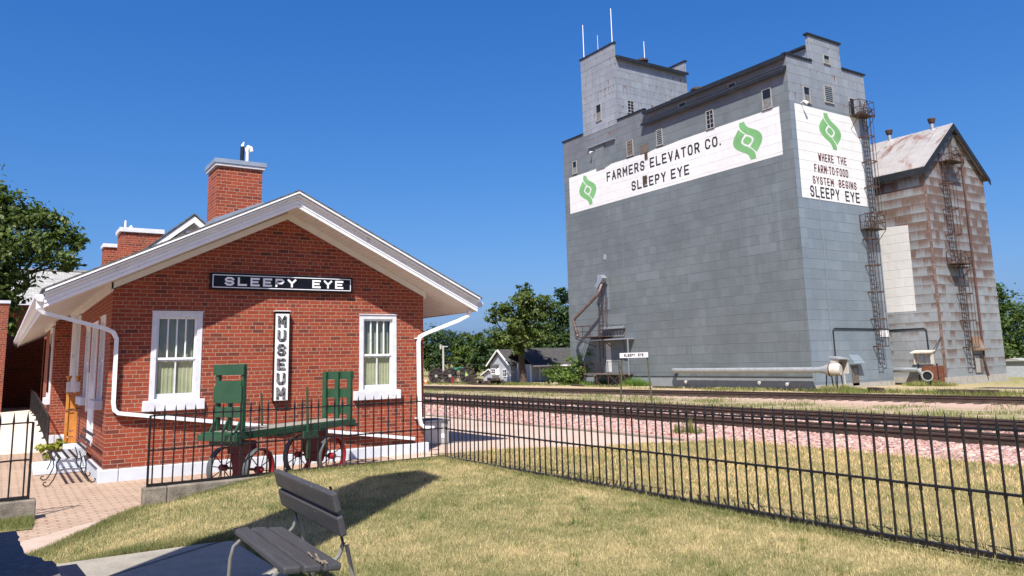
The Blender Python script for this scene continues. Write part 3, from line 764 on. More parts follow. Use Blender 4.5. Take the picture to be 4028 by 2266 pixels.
def sash_window(parent, a, b, c, d, fn, curtain=True, ups=3):
    """double-hung window set in the opening a..b x c..d; fn(u, z, depth)"""
    def bx(mb, u0, u1, z0, z1, d0, d1): 
        p, q = fn(u0, z0, d0), fn(u1, z1, d1); mb.box(p[0], q[0], p[1], q[1], p[2], q[2])
    cw = .085
    m = MB()
    bx(m, a, a+cw, c, d, -.012, .09); bx(m, b-cw, b, c, d, -.012, .09); bx(m, a+cw, b-cw, d-cw, d, -.012, .09); bx(m, a+cw, b-cw, c, c+.02, -.008, .09); bx(m, a-.01, b+.02, d+.001, d+.018, -.03, .05)
    fr = m.build('window', 'worn_white', parent)
    A, B, Z0, Z1 = a+cw, b-cw, c+.02, d-cw; mid = Z0+(Z1-Z0)*.475; s = .035
    m = MB()   # upper sash
    bx(m, A, A+s, mid, Z1, .03, .065); bx(m, B-s, B, mid, Z1, .03, .065); bx(m, A+s, B-s, Z1-s, Z1, .03, .065); bx(m, A+s, B-s, mid-.005, mid+.035, .025, .065)
    for k in range(1, ups+1):
        u = A+s+(B-A-2*s)*k/(ups+1); bx(m, u-.011, u+.011, mid+.035, Z1-s, .035, .06)
    m.build('upper_sash', 'white_paint', fr)
    m = MB()
    bx(m, A, A+s, Z0, mid-.007, .045, .08); bx(m, B-s, B, Z0, mid-.007, .045, .08); bx(m, A+s, B-s, Z0, Z0+.085, .045, .08); bx(m, A+s, B-s, mid-.03, mid-.007, .045, .08)
    u = (A+B)/2; bx(m, u-.012, u+.012, Z0+.085, mid-.03, .05, .075)
    m.build('lower_sash', 'worn_white', fr)
    m = MB(); m.poly([fn(A+s, Z0+.08, .072), fn(B-s, Z0+.08, .072), fn(B-s, Z1-s, .058), fn(A+s, Z1-s, .058)]); m.build('pane', 'window_glass', fr)
    if curtain:
        m = MB(); n = 26
        pts = [(A+.02+(B-A-.04)*i/n, .105+.006*math.sin(i*2.2)) for i in range(n+1)]
        for i in range(n):
            m.poly([fn(pts[i][0], Z0-.02, pts[i][1]), fn(pts[i+1][0], Z0-.02, pts[i+1][1]), fn(pts[i+1][0], mid+.03, pts[i+1][1]), fn(pts[i][0], mid+.03, pts[i][1])])
        m.build('curtain', 'curtain', fr)
        m = MB()
        for i in range(n):
            m.poly([fn(pts[i][0], mid-.04, pts[i][1]+.03), fn(pts[i+1][0], mid-.04, pts[i+1][1]+.03), fn(pts[i+1][0], Z1+.02, pts[i+1][1]+.03), fn(pts[i][0], Z1+.02, pts[i][1]+.03)])
        m.build('curtain', 'curtain_upper', fr)
    return fr
for (a, b, c, d), sl in zip(WIN, ((.534, 1.522, 1.083, 1.258), (4.276, 5.258, 1.09, 1.265))):
    fr = sash_window(DEP, a, b, c, d, fy)
    m = MB(); m.box(sl[0], sl[1], -.085, .09, sl[2], sl[3]); m.build('sill', 'worn_white', DEP, bevel=.008)
for i, (a, b, c, d) in enumerate(LWIN):
    if i == 1:     # side door
        m = MB(); m.box(.06,.11,a,b,c,d); dr = m.build('door', 'worn_white', DEP)
        m = MB(); m.box(.045,.06,a+.15,b-.15,c+1.1,d-.2); m.build('pane', 'glass_dark', dr)
        m = MB(); m.box(-.02,.05,a-.0,a+.1,c,d); m.box(-.02,.05,b-.1,b,c,d); m.box(-.02,.05,a+.1,b-.1,d-.1,d); m.build('door_frame', 'white_paint', dr)
        continue
    sash_window(DEP, a, b, c, d, lambda u, z, dd: (dd, u, z), False)
    if i < 3:
        m = MB(); m.box(-.13,.1,a-.12,b+.12,c-.16,c-.004); m.build('sill', 'grey_paint', DEP, bevel=.008)
m = MB(); m.box(-.10,-.002,6.85,7.05,1.3,3.1); m.build('corner_board', 'white_paint', DEP)
m = MB(); m.box(-.40,-.358,9.4,10.6,1.1,2.95); wn = m.build('window', 'worn_white', DEP)
m = MB(); m.box(-.41,-.401,9.55,10.45,1.25,2.8); m.build('pane', 'glass_dark', wn)
m = MB(); m.box(-.47,-.36,9.3,10.7,.95,1.098); m.build('sill', 'grey_paint', DEP)
# far wing of the depot, in shade under the tree
m = MB(); m.box(-7, 0, 24.2, 30, -.1, 3.3); m.box(-7, -1.37, 20, 24.19, -.1, 4.35); m.build('wing_wall', 'brick_wing', DEP)
m = MB(); m.box(-7.1, -1.33, 19.95, 24.2, 4.352, 4.46); m.build('wing_coping', 'grey_paint', DEP)
# chimneys
def chimney(x0, x1, y0, y1, zb, zt, cap, over, flues, capmat='worn_white'):
    m = MB(); m.box(x0, x1, y0, y1, zb, zt); ch = m.build('chimney', 'brick', DEP)
    m = MB(); m.box(x0-over, x1+over, y0-over, y1+over, zt+.001, zt+cap); m.build('chimney_cap', capmat, ch, bevel=.01)
    return ch
c1 = chimney(1.925, 2.83, 1.5, 2.32, 4.3, 5.84, .06, .045, 0)
m = MB(); m.box(1.86, 2.895, 1.435, 2.385, 5.902, 5.99); m.build('cap_cover', 'flashing', c1)
m = MB(); m.prism([(1.925,1.47,4.50),(2.835,1.47,4.93),(2.835,1.47,5.16),(1.925,1.47,4.76)], (0,.028,0)); m.prism([(1.895,1.47,4.5),(1.924,1.47,4.5),(1.924,1.47,4.76),(1.895,1.47,4.76)], (0,.9,0)); m.box(2.832,2.86,1.47,2.3,4.9,5.16)
m.build('chimney_flashing', 'flashing', c1)
m = MB(); m.tube([(2.53,2,5.99),(2.53,2,6.44)], .045, 12); m.build('flue_pipe', 'black_paint', c1, True)
m = MB(); m.tube([(2.53,2,6.44),(2.53,2,6.47)], .03, 10); m.tube([(2.53,2,6.47),(2.56,2,6.55)], [.03,.006], 8); m.build('flue_tip', 'pipe_white', c1)
m = MB(); m.tube([(2.635,2,5.99),(2.635,2,6.33)], .032, 12); m.tube([(2.63,2,6.33),(2.635,2,6.40),(2.66,2,6.44),(2.70,2,6.43),(2.72,2,6.36)], [.034,.05,.055,.05,.045], 12); m.build('vent_pipe', 'pipe_white', c1, True)
m = MB(); m.prism([(2.87,1.9,4.9),(3.0,1.9,4.98),(2.95,1.9,5.12),(2.865,1.9,5.15)], (0,.3,0)); m.build('roof_saddle', 'shingle_dark', roof)
c2 = chimney(1.385, 2.56, 12, 12.9, 4.4, 6.04, .14, .06, 2)
m = MB(); m.tube([(1.53,12.4,6.18),(1.53,12.4,6.47)], .028, 8); m.build('flue_pipe', 'pipe_white', c2, True)
m = MB(); m.tube([(1.66,12.4,6.18),(1.66,12.4,6.26),(1.70,12.4,6.31),(1.72,12.4,6.26)], .028, 8); m.build('vent_pipe', 'pipe_white', c2, True)
chimney(1.03, 1.5, 12.95, 13.6, 4.0, 5.66, .12, .05, 0)
# cross gable over the bay behind the first chimney
m = MB(); y0 = 8.8
m.prism([(1.2,y0,4.66),(2.9,y0,6.12),(4.6,y0,4.66),(4.6,y0,4.5),(2.9,y0,5.93),(1.2,y0,4.5)], (0,.5,0)); gb = m.build('gable_rake', 'white_paint', DEP)
m = MB(); m.poly([(1.5,y0+.4,4.5),(4.3,y0+.4,4.5),(2.9,y0+.4,5.95)]); m.build('gable_panel', 'soffit_white', gb)
m = MB(); m.prism([(1.15,y0-.03,4.64),(2.9,y0-.03,6.15),(4.65,y0-.03,4.64),(4.65,y0-.03,4.69),(2.9,y0-.03,6.20),(1.15,y0-.03,4.69)], (0,5,0)); m.build('gable_roof', 'shingle_dark', gb)
m = MB(); m.box(2.72, 2.86, y0+.12, y0+.39, 5.60, 5.70); m.build('gable_bracket', 'white_paint', gb)
# steel ventilation boards by the door
m = MB(); m.box(-.045, -.004, 3.08, 3.2, 1.0, 1.75); tag(m.build('notice_board', 'white_paint'), 'narrow white notice board on the brick wall beside the depot side door', 'notice')

# ---- the two name boards
SG = thing('name_sign', 'long black sign with white block letters reading SLEEPY EYE high on the depot gable', 'sign', (2.875, -.09, 3.17))
m = MB(); m.box(1.532, 4.218, -.085, -.012, 3.171, 3.473); m.build('board', 'sign_black', SG, bevel=.006)
fs = lambda u, v, d: (u, -.086-d, v)
m = MB(); t = .014
for a, b, c, d in ((1.575,4.175,3.205,3.205+t),(1.575,4.175,3.44-t,3.44),(1.575,1.575+t,3.205+t,3.44-t),(4.175-t,4.175,3.205+t,3.44-t)): m.box(a, b, -.089, -.0855, c, d)
m.build('border', 'letter_white', SG)
m = MB(); x = 1.785
for ch in 'SLEEPY': letter(m, ch, x, 3.245, .166, .155, .036, fs, .004); x += .2275
x = 3.40
for ch in 'EYE': letter(m, ch, x, 3.245, .166, .155, .036, fs, .004); x += .2275
m.build('lettering', 'letter_white', SG)
MS = thing('museum_sign', 'tall white vertical sign with peeling black letters reading MUSEUM between the depot windows', 'sign', (2.84, -.08, 1.15))
m = MB(); m.box(2.70, 2.975, -.10, -.012, 1.155, 2.79); m.build('case', 'sign_black', MS)
m = MB(); m.box(2.712, 2.963, -.112, -.101, 1.165, 2.745); m.build('face', 'pipe_white', MS)
m = MB(); m.box(2.695, 2.98, -.13, -.01, 2.791, 2.805); m.build('top_strip', 'white_paint', MS)
fm = lambda u, v, d: (u, -.1125-d, v)
ml, ms = MB(), MB(); z = 2.505
for ch in 'MUSEUM':
    letter(ml, ch, 2.745, z, .155, .205, .042, fm, .010); letter(ms, ch, 2.768, z-.022, .155, .205, .042, lambda u, v, d: (u, -.1125-d*.3, v), .006); z -= .2615
ml.build('lettering', 'letter_peeling', MS); ms.build('letter_shading', 'louver', MS)
# ------------------------------------------------------------------ kerb walls and iron fences
def kerb(name, label, boxes):
    m = MB()
    for b in boxes: m.box(*b)
    o = m.build(name, 'curb_concrete', bevel=.015); return tag(o, label, 'low wall')
kerb('kerb_wall', 'low rough concrete kerb wall under the iron fence in front of the depot gable', [(.185, .47, -3.03, -2.78, -.05, .232), (.474, 4.82, -3.03, -2.78, -.05, .234)])
kerb('kerb_wall', 'narrow concrete kerb under the long iron fence beside the tracks', [(4.60, 4.80, -14, -3.032, -.05, .228)])
kerb('kerb_wall', 'short mossy concrete kerb wall under the fence at the left edge of the photo', [(-3.2, -1.03, -3.03, -2.80, -.05, .232)])

def picket_mesh():
    m = MB()
    m.tube([(0,0,0),(0,0,.905)], .0105, 6)
    m.tube([(0,0,.905),(0,0,.93),(0,0,.965),(0,0,1.065)], [.0105,.0155,.0145,.0012], 6)
    m.tube([(0,0,.452),(0,0,.462),(0,0,.486),(0,0,.496)], [.0105,.015,.015,.0105], 6)
    return m
PK = None
def fence(label, p0, p1, step, start_frame, end_frame):
    """iron fence from p0 to p1 (base points): three rails, every picket an object"""
    global PK
    p0, p1 = Vector(p0), Vector(p1); d = (p1-p0); L = d.length; d.normalize()
    F = thing('iron_fence', label, 'fence', p0)
    if PK is None:
        o = picket_mesh().build('picket', 'iron_black', None, True); PK = o.data; bpy.data.objects.remove(o)
    n = int(L/step); rnd = random.Random(int(L*100))
    for i in range(n+1):
        q = bpy.data.objects.new('picket', PK); COL.objects.link(q); q.parent = F
        q.location = d*(.055+i*step); q.rotation_euler = (rnd.gauss(0, .006), rnd.gauss(0, .006), rnd.random()*3)
        q.location.z = rnd.gauss(0, .003)
    for z, w, h in ((.018, .042, .036), (.47, .032, .018), (.925, .032, .018)):
        m = MB(); k = 12
        pts = [p0 + d*(L*i/k) + V(0, 0, z + (rnd.gauss(0, .0035) if 0 < i < k else 0)) for i in range(k+1)]
        sd = d.cross(V(0,0,1)); m.strip(pts, w, h, sd); m.build('rail', 'iron_black', F)
    for on, q in ((start_frame, p0), (end_frame, p1)):
        if on:
            m = MB(); m.bar(q+V(0,0,.0), q+V(0,0,.93), .006, .03, d); m.build('end_bar', 'iron_black', F)
    for i in range(max(2, int(L/1.5))):
        q = p0 + d*(.2+i*1.5)
        if (q-p0).length < L: 
            sd = d.cross(V(0,0,1)); m = MB(); m.obox(q-sd*.024+V(0,0,.006), (d, sd, V(0,0,1)), (.03, .008, .024)); m.build('anchor_clip', 'iron_black', F)
    return F
fence('black spear-topped iron fence in front of the depot gable and green cart', (.24,-2.9,.236), (4.7,-2.9,.236), .127, True, False)
fence('long black spear-topped iron fence running beside the tracks to the right edge', (4.7,-2.98,.232), (4.7,-13.4,.27), .1262, False, False)
fence('short black iron fence end at the left edge of the photo beyond the paved gap', (-1.115,-2.9,.236), (-3.0,-2.9,.236), .155, True, False)

# ------------------------------------------------------------------ grey bench in front
B = thing('park_bench', 'weathered dark grey slatted bench with a split seat board on the lawn', 'bench', (.1, -9.4, .25))
zt = .665
def slat(name, c, ax, h, mat='bench_paint', bevel=.012):
    m = MB(); m.obox(c, ax, h); return m.build(name, mat, B, bevel=bevel)
yd = V(.035, 1, 0).normalized(); xd = V(1, -.035, 0).normalized(); zd = V(0,0,1)
tilt = Matrix.Rotation(R(4), 3, yd)
for i, u in enumerate((-.125, -.005, .115)):
    slat('seat_slat', V(.09, -9.395, zt-.022)+xd*u+V(0,0,-.012*i), (yd, tilt@xd, tilt@zd), (.665-.01*i, .052, .021))
# ragged split at the near end of the rear board
m = MB(); rnd = random.Random(5)
for k in range(12):
    q = V(.09, -9.395, zt-.018)+xd*(.055+rnd.random()*.03)+yd*(-.648+rnd.random()**2*.28)
    m.bar(q, q+yd*(.03+rnd.random()*.05)+V(rnd.gauss(0,.004),0,rnd.random()*.008), .006, .005)
m.build('splintered_wood', 'oak_pale', B)
bt = Matrix.Rotation(R(-14), 3, yd)          # backrest leans away from the seat
bx, bz = bt@xd, bt@zd
for i, h in enumerate((.185, .325)):
    slat('back_slat', V(.09, -9.40, zt)+xd*.205+bz*h, (yd, bx, bz), (.665, .021, .060))
for s in (-1, 1):
    y0 = V(.09, -9.40, 0)+yd*(s*.50)
    P = lambda u, z: y0+xd*u+V(0,0,z)
    m = MB()                                # bent pipe: front foot, under the seat, up the back
    m.tube([P(-.24,.25), P(-.225,.50), P(-.205,.575), P(-.16,.612), P(-.08,.618), P(.10,.603), P(.16,.61), P(.20,.65), P(.225,.72)], .013, 8); m.build('leg', 'grey_pipe', B, True)
    m = MB(); m.tube([P(.345,.25), P(.29,.5), P(.245,.70)], .013, 8); m.build('leg', 'grey_pipe', B, True)
    m = MB(); m.bar(P(.225,.70), V(.09, -9.40, zt)+xd*.235+bz*.40+yd*(s*.50), .032, .008, xd); m.build('back_bracket', 'iron_black', B)

# ------------------------------------------------------------------ dark stone steps and the granite shaft whose shadow crosses the lawn
m = MB(); m.prism([(-3,-8.35,.2),(-.985,-8.28,.2),(-.945,-8.9,.2),(-.93,-13.3,.2),(-3,-13.3,.2)], (0,0,.285))
tag(m.build('stone_step', 'granite', bevel=.01), 'dark smooth granite step at the bottom left corner', 'stone')
def rough_block(name, pts, z0, z1, seed):
    import bmesh
    m = MB(); m.prism([(x, y, z0) for x, y in pts], (0,0,z1-z0)); o = m.build(name, 'granite_rough')
    bm = bmesh.new(); bm.from_mesh(o.data); bmesh.ops.subdivide_edges(bm, edges=bm.edges, cuts=9, use_grid_fill=True)
    rn = random.Random(seed)
    for v in bm.verts:
        k = .0 if v.co.z > z1-.001 and False else 1
        v.co += V(rn.gauss(0,.006), rn.gauss(0,.006), rn.gauss(0,.002))*k
    bm.to_mesh(o.data); bm.free(); return o
tag(rough_block('stone_block', [(-3,-8.55),(-1.365,-8.60),(-1.335,-9.4),(-1.20,-9.75),(-1.19,-12.9),(-3,-12.9)], .49, .80, 3), 'rough-edged dark granite block on top of the stone step, bottom left corner', 'stone')
OB = thing('granite_monument', 'tall grey granite shaft standing on stone steps left of the lawn', 'monument', (-2.19, -10.14, .2))
m = MB(); cx, cy = -2.19, -10.14; ang = R(0)
def frustum(mb, z0, h0, z1, h1):
    mb.add([(cx+sx*h, cy+sy*h, z) for z, h in ((z0,h0),(z1,h1)) for sx, sy in ((-1,-1),(1,-1),(1,1),(-1,1))], [(0,3,2,1),(4,5,6,7),(0,1,5,4),(1,2,6,5),(2,3,7,6),(3,0,4,7)])
frustum(m, .3, .44, 10.2, .38); m.build('shaft', 'granite', OB)
m = MB(); frustum(m, 10.202, .38, 10.75, .14); m.build('cap', 'granite', OB)

# ------------------------------------------------------------------ green baggage cart with red wheels
CT = thing('baggage_cart', 'green wooden railway baggage cart with dark red iron-spoked wheels behind the fence', 'cart', (2.32, -1.9, 0))
ca = R(30); ux, uy = V(math.cos(ca), math.sin(ca), 0), V(-math.sin(ca), math.cos(ca), 0); uz = V(0,0,1)
c0 = V(2.32, -1.9, 0)
Q = lambda u, v, z: c0+ux*u+uy*v+uz*z
def cbox(mb, u, v, z, hu, hv, hz, rot=0):
    ax = (ux, uy, uz)
    if rot:
        rm = Matrix.Rotation(rot, 3, uy); ax = (rm@ux, uy, rm@uz)
    mb.obox(Q(u, v, z), ax, (hu, hv, hz)); return mb
# frame and deck
m = MB()
for v in (-.30, .30): cbox(m, .12, v, .80, 1.30, .035, .055)
cbox(m, 1.40, 0, .80, .035, .266, .055)
m.build_each('side_beam', 'green_paint', CT, bevel=.006)
m = MB()
for i in range(6): cbox(m, .12, -.2235+i*.0894, .84, 1.24, .0425, .014)
m.build('deck', 'deck_wood', CT)
m = MB()
for u, v in ((-.30,-.345), (.55,-.345), (-.3,.345)): cbox(m, u, v, .775, .16, .012, .05)
for u in (-.05, .95): cbox(m, u, -.352, .80, .45, .014, .04)
m.build_each('side_plate', 'green_paint', CT, bevel=.004)
m = MB(); cbox(m, -1.23, .04, .77, .05, .40, .045); cbox(m, -1.15, .04, .825, .07, .36, .02); cbox(m, -1.10, .02, .70, .06, .30, .05); cbox(m, -.95, -.20, .80, .16, .045, .05)
m.build_each('end_sill', 'green_paint', CT, bevel=.006)
m = MB(); cbox(m, 1.47, -.1, .745, .06, .22, .03); cbox(m, 1.50, .05, .79, .045, .32, .025); m.build_each('end_sill', 'green_paint', CT, bevel=.005)
# near rack
RK = MB()
for v in (-.245, .265): cbox(RK, -1.06, v, 1.34, .032, .028, .49)
cbox(RK, -1.06, .01, 1.10, .028, .025, .25)
rk = RK.build('end_rack', 'green_paint', CT, bevel=.004)
m = MB(); cbox(m, -1.103, .02, 1.75, .011, .31, .078); cbox(m, -1.103, .01, 1.545, .011, .255, .042); cbox(m, -1.116, .015, 1.385, .011, .285, .125); cbox(m, -1.103, .01, 1.13, .011, .265, .075)
m.build_each('rack_board', 'green_paint', rk, bevel=.003)
m = MB()
for v in (-.245, .01, .265): m.bar(Q(-1.20, v, .83), Q(-1.09, v, 1.03), .03, .03)
m.build_each('brace', 'green_paint', rk)
# far rack
RK = MB()
for v in (-.275, .0, .275): cbox(RK, 1.36, v, 1.25, .028, .042, .41)
rk = RK.build('end_rack', 'green_paint', CT, bevel=.004)
m = MB(); cbox(m, 1.40, 0, 1.60, .011, .32, .07); cbox(m, 1.40, 0, 1.29, .011, .30, .08); cbox(m, 1.40, 0, 1.01, .011, .30, .075)
m.build_each('rack_board', 'green_paint', rk, bevel=.003)
# stakes
m = MB(); m.tube([Q(.18,-.385,.33), Q(.18,-.385,.8), Q(.15,-.385,1.44)], [.020,.022,.017], 8); m.build('stake', 'green_paint', CT, True)
m = MB(); cbox(m, .24, -.375, .70, .17, .035, .055); m.build('stake_socket', 'green_paint', CT, bevel=.006)
m = MB(); m.tube([Q(-.02,.385,.72), Q(-.06,.385,1.36)], [.020,.016], 8); m.build('stake', 'green_paint', CT, True)
# running gear
m = MB(); cbox(m, -.82, 0, .60, .05, .25, .10); m.prism([Q(-.86,-.19,.50),Q(-.86,.19,.50),Q(-.86,.13,.18),Q(-.86,-.13,.18)], ux*.07); m.build('bolster', 'dark_red', CT, bevel=.008)
m = MB(); cbox(m, .80, 0, .55, .05, .24, .20); m.prism([Q(.76,-.22,.35),Q(.76,.22,.35),Q(.76,.16,.20),Q(.76,-.16,.20)], ux*.07); m.build('bolster', 'dark_red', CT, bevel=.008)
def wheel(u, v, r, turn=0):
    ax = Matrix.Rotation(turn, 3, uz)@uy; c = Q(u, v, r-.012)
    m = MB(); m.ring(c, ax, r-.016, r, .088, 36); w_ = m.build('wheel', 'red_paint', CT)
    m = MB(); m.ring(c, ax, r+.001, r+.009, .092, 36); m.build('tyre', 'grey_tread', w_)
    m = MB(); m.tube([c-ax*.075, c-ax*.05, c+ax*.05, c+ax*.075], [.028,.05,.05,.028], 12); m.build('hub', 'red_paint', w_, True)
    m = MB(); a = ax.cross(uz).normalized(); b = ax.cross(a)
    for k in range(10):
        t = 2*PI*k/10+.2; d = math.cos(t)*a+math.sin(t)*b; m.tube([c+d*.04+ax*(.025 if k % 2 else -.025), c+d*(r-.014)], .0075, 6)
    m.build('spokes', 'dark_red', w_)
for v in (-.36, .36): wheel(-.83, v, .30, R(6)); wheel(.80, v, .31)
m = MB(); m.bar(Q(-.83,-.36,.288), Q(-.83,.36,.288), .035); m.build('axle', 'iron_black', CT)
m = MB(); m.bar(Q(.80,-.36,.298), Q(.80,.36,.298), .035); m.build('axle', 'iron_black', CT)

# ------------------------------------------------------------------ beside the left wall
IB = thing('strap_iron_bench', 'black wrought-iron strap bench with scrolled feet by the depot side wall', 'bench', (-.4, .9, 0))
prof = [(-.70,.40),(-.62,.425),(-.50,.42),(-.38,.405),(-.30,.43),(-.25,.52),(-.215,.64),(-.175,.75),(-.12,.80)]
m = MB()
for k, (x, z) in enumerate(prof):
    if k in (0,1,2,3,5,6,7): m.obox((x, .9, z), (V(0,1,0), V(1,0,0) if k < 4 else V(.35,0,.94), V(0,0,1) if k < 4 else V(.94,0,-.35)), (.90, .022, .003))
m.build('seat_strap', 'iron_black', IB)
m = MB()
for y in np.linspace(.02, 1.78, 9):
    m.strip([(x, y, z-.006) for x, z in prof], .022, .004)
m.build('cross_strap', 'iron_black', IB)
for y in (.03, .9, 1.77):
    m = MB()
    fr = [(-.62,.42),(-.66,.33),(-.645,.22),(-.69,.10),(-.74,.02),(-.79,.012),(-.825,.04),(-.815,.075),(-.78,.075)]
    m.tube([(x, y, z) for x, z in fr], .009, 6); m.build('leg', 'iron_black', IB, True)
    m = MB(); bk = [(-.28,.44),(-.24,.30),(-.255,.18),(-.20,.07),(-.15,.012),(-.11,.02),(-.095,.05),(-.115,.07)]
    m.tube([(x, y, z) for x, z in bk], .009, 6); m.build('leg', 'iron_black', IB, True)
ST = thing('door_steps', 'two painted concrete steps below the depot side door', 'steps', (-.45, 2.6, 0))
m = MB(); m.box(-.90,-.082,1.75,3.35,0,.085); m.build('step', 'grey_paint', ST, bevel=.012)
m = MB(); m.box(-.56,-.082,1.9,3.2,.086,.25); m.build('step', 'grey_paint', ST, bevel=.012)
m = MB(); m.box(-.40,-.082,1.95,3.05,.251,.41); m.build('step', 'grey_paint', ST, bevel=.012)
OK_ = thing('wooden_stand', 'tall orange-brown wooden stand with two capped posts against the depot side wall', 'stand', (-.17, 4.75, 0))
for x in (-.255, -.085):
    m = MB(); m.box(x-.028,x+.028,4.72,4.78,0,1.40); p_ = m.build('post', 'oak', OK_, bevel=.004)
    m = MB(); m.box(x-.04,x+.04,4.71,4.79,1.35,1.56); m.build('post_collar', 'worn_white', p_)
    m = MB(); m.tube([(x,4.75,1.56),(x,4.75,1.60),(x,4.75,1.69)], [.03,.028,.06], 12); m.build('post_cup', 'oak', p_, True)
m = MB()
for z0, z1 in ((.10,.40),(.43,.52),(.55,.95),(1.0,1.3)): m.box(-.226,-.114,4.745,4.765,z0,z1)
m.build('panel', 'oak', OK_)
m = MB(); m.bar((-.30,4.70,.98),(.0,4.70,1.0),.012); m.build('cross_bar', 'rusty_iron', OK_)
HR = thing('ramp_handrail', 'dark iron handrail with many uprights along the pale concrete ramp', 'handrail', (-.45, 12, 0))
def rz(y): return .0 if y < 6.5 else min(.36, (y-6.5)/9.5*.36)
m = MB(); m.tube([(-.45,7.3,.06),(-.45,7.32,.70),(-.45,7.5,.74),(-.45,16,1.10),(-.45,21,1.12)], .022, 8); m.build('handrail', 'iron_black', HR, True)
m = MB(); m.tube([(-.45,7.35,.12),(-.45,16,.46),(-.45,21,.48)], .014, 6); m.build('lower_rail', 'iron_black', HR)
for k in range(8):
    y = 7.4+k*1.75; m = MB(); m.bar((-.45,y,rz(y)-.02),(-.45,y,rz(y)+.72),.03); m.obox((-.45,y,rz(y)+.02),(V(1,0,0),V(0,1,0),V(0,0,1)),(.05,.05,.014)); m.build('post', 'iron_black', HR)
for k in range(58):
    y = 7.55+k*.23
    m = MB(); m.bar((-.45,y,rz(y)+.10),(-.45,y,rz(y)+.71),.010); m.build('baluster', 'iron_black', HR)
# ------------------------------------------------------------------ air conditioner by the right corner
AC = thing('air_conditioner', 'grey air conditioner unit beside the right corner of the depot', 'air conditioner', (6.4, 1.2, 0))
m = MB(); m.box(5.98,6.90,.86,1.62,.0,.025); m.build('base', 'concrete_base', AC)
m = MB(); m.box(6.02,6.86,.90,1.58,.03,.50); cs = m.build('case', 'ac_beige', AC, bevel=.02)
m = MB(); m.box(6.0,6.88,.88,1.60,.502,.54); m.build('top', 'ac_beige', AC, bevel=.01)
m = MB()
for r in (.08,.15,.22,.29): m.ring((6.44,1.24,.548), (.0001,0,1), r-.006, r+.006, .008, 24)
m.build('fan_grille', 'iron_black', AC)
m = MB(); m.box(6.012,6.018,.95,1.53,.07,.46); m.build('louvre', 'ac_louver', cs)
m = MB(); m.box(6.66,6.76,.893,.8985,.15,.24); m.build('badge', 'white_paint', cs)
m = MB(); m.tube([(5.81,1.1,.42),(5.95,1.0,.44),(6.0,.95,.3),(6.03,.95,.2)], .02, 8); m.build('hose', 'pipe_white', AC, True)

# ------------------------------------------------------------------ tracks
def track(name, label, rails, zb, tie_x, tie_len, y0, y1, step, ntie, hy, rot=0):
    T = thing(name, label, 'track', ((rails[0]+rails[-1])/2, 0, zb))
    T.rotation_euler[2] = rot
    for x in rails:
        m = MB(); p = [(-.068,0),(.068,0),(.068,.012),(.012,.030),(.010,.135),(.036,.148),(.036,.182),(.028,.187),(-.028,.187),(-.036,.182),(-.036,.148),(-.010,.135),(-.012,.030),(-.068,.012)]
        m.prism([(x+a, y0, zb+b) for a, b in p], (0, y1-y0, 0)); m.build('rail', 'rail_steel', T)
    tm = None; rn = random.Random(7)
    for i in range(ntie):
        if tm is None:
            m = MB(); m.box(-tie_len/2, tie_len/2, -.115, .115, -.18, -.002); o = m.build('tie', 'tie_wood', None, bevel=.012); tm = o.data; o.parent = T
        else:
            o = bpy.data.objects.new('tie', tm); COL.objects.link(o); o.parent = T
        o.location = (tie_x-T.location.x+rn.gauss(0,.04), hy+i*step+rn.gauss(0,.02), 0); o.rotation_euler = (0, 0, rn.gauss(0,.012))
    return T
track('railway_track', 'near railway track with dark rails on pink ballast just beyond the fence', [13.92, 14.52], 0.0, 14.2, 2.5, -60, 160, .55, 60, -9)
track('railway_track', 'second railway track on weedy ballast behind the near rails', [16.9, 17.75], 0.0, 17.3, 2.4, -60, 160, .55, 60, -9)
track('siding_track', 'far siding track on pink gravel in front of the grain elevator', [29.0, 30.42], -.19, 29.7, 2.5, -60, 78, .6, 75, -6, .088)
# ballast
def stones(name, x0, x1, y0, y1, n, s0, s1, zf, seed, bias=1.0):
    rn = np.random.default_rng(seed)
    x = rn.uniform(x0, x1, n); y = y0+(y1-y0)*rn.random(n)**bias
    sz = rn.uniform(s0, s1, n)*(1+.4*rn.random(n))
    cube = np.array([(-1,-1,-1),(1,-1,-1),(1,1,-1),(-1,1,-1),(-1,-1,1),(1,-1,1),(1,1,1),(-1,1,1)], float)*.5
    co = cube[None]*(1+rn.uniform(-.38, .38, (n, 8, 3)))*np.stack([sz, sz*rn.uniform(.6, 1, n), sz*rn.uniform(.5, .9, n)], 1)[:, None, :]
    a, b = rn.uniform(0, 6.28, n), rn.normal(0, .5, n)
    ca_, sa_, cb, sb = np.cos(a), np.sin(a), np.cos(b), np.sin(b)
    yz = co.copy(); yz[..., 1] = co[..., 1]*cb[:, None]-co[..., 2]*sb[:, None]; yz[..., 2] = co[..., 1]*sb[:, None]+co[..., 2]*cb[:, None]
    o2 = yz.copy(); o2[..., 0] = yz[..., 0]*ca_[:, None]-yz[..., 1]*sa_[:, None]; o2[..., 1] = yz[..., 0]*sa_[:, None]+yz[..., 1]*ca_[:, None]
    o2 += np.stack([x, y, zf(x, y)+sz*.1], 1)[:, None, :]
    f = np.array([(0,3,2,1),(4,5,6,7),(0,1,5,4),(1,2,6,5),(2,3,7,6),(3,0,4,7)])
    F = (f[None]+np.arange(n)[:, None, None]*8).reshape(-1, 4)
    o = np_mesh(name, o2.reshape(-1, 3), F, 'pink_ballast', np.repeat(rn.random(n), 6))
    return tag(o, 'loose pink crushed-stone ballast along the tracks', 'ballast', None, 'stuff')
m = MB(); bx_ = [10.9, 11.9, 13.1, 13.6, 18.3, 19.0, 20.2]; bz_ = [-.06, -.075, -.03, -.012, -.012, -.06, -.19]
by_ = [-60, 0, 60, 160]
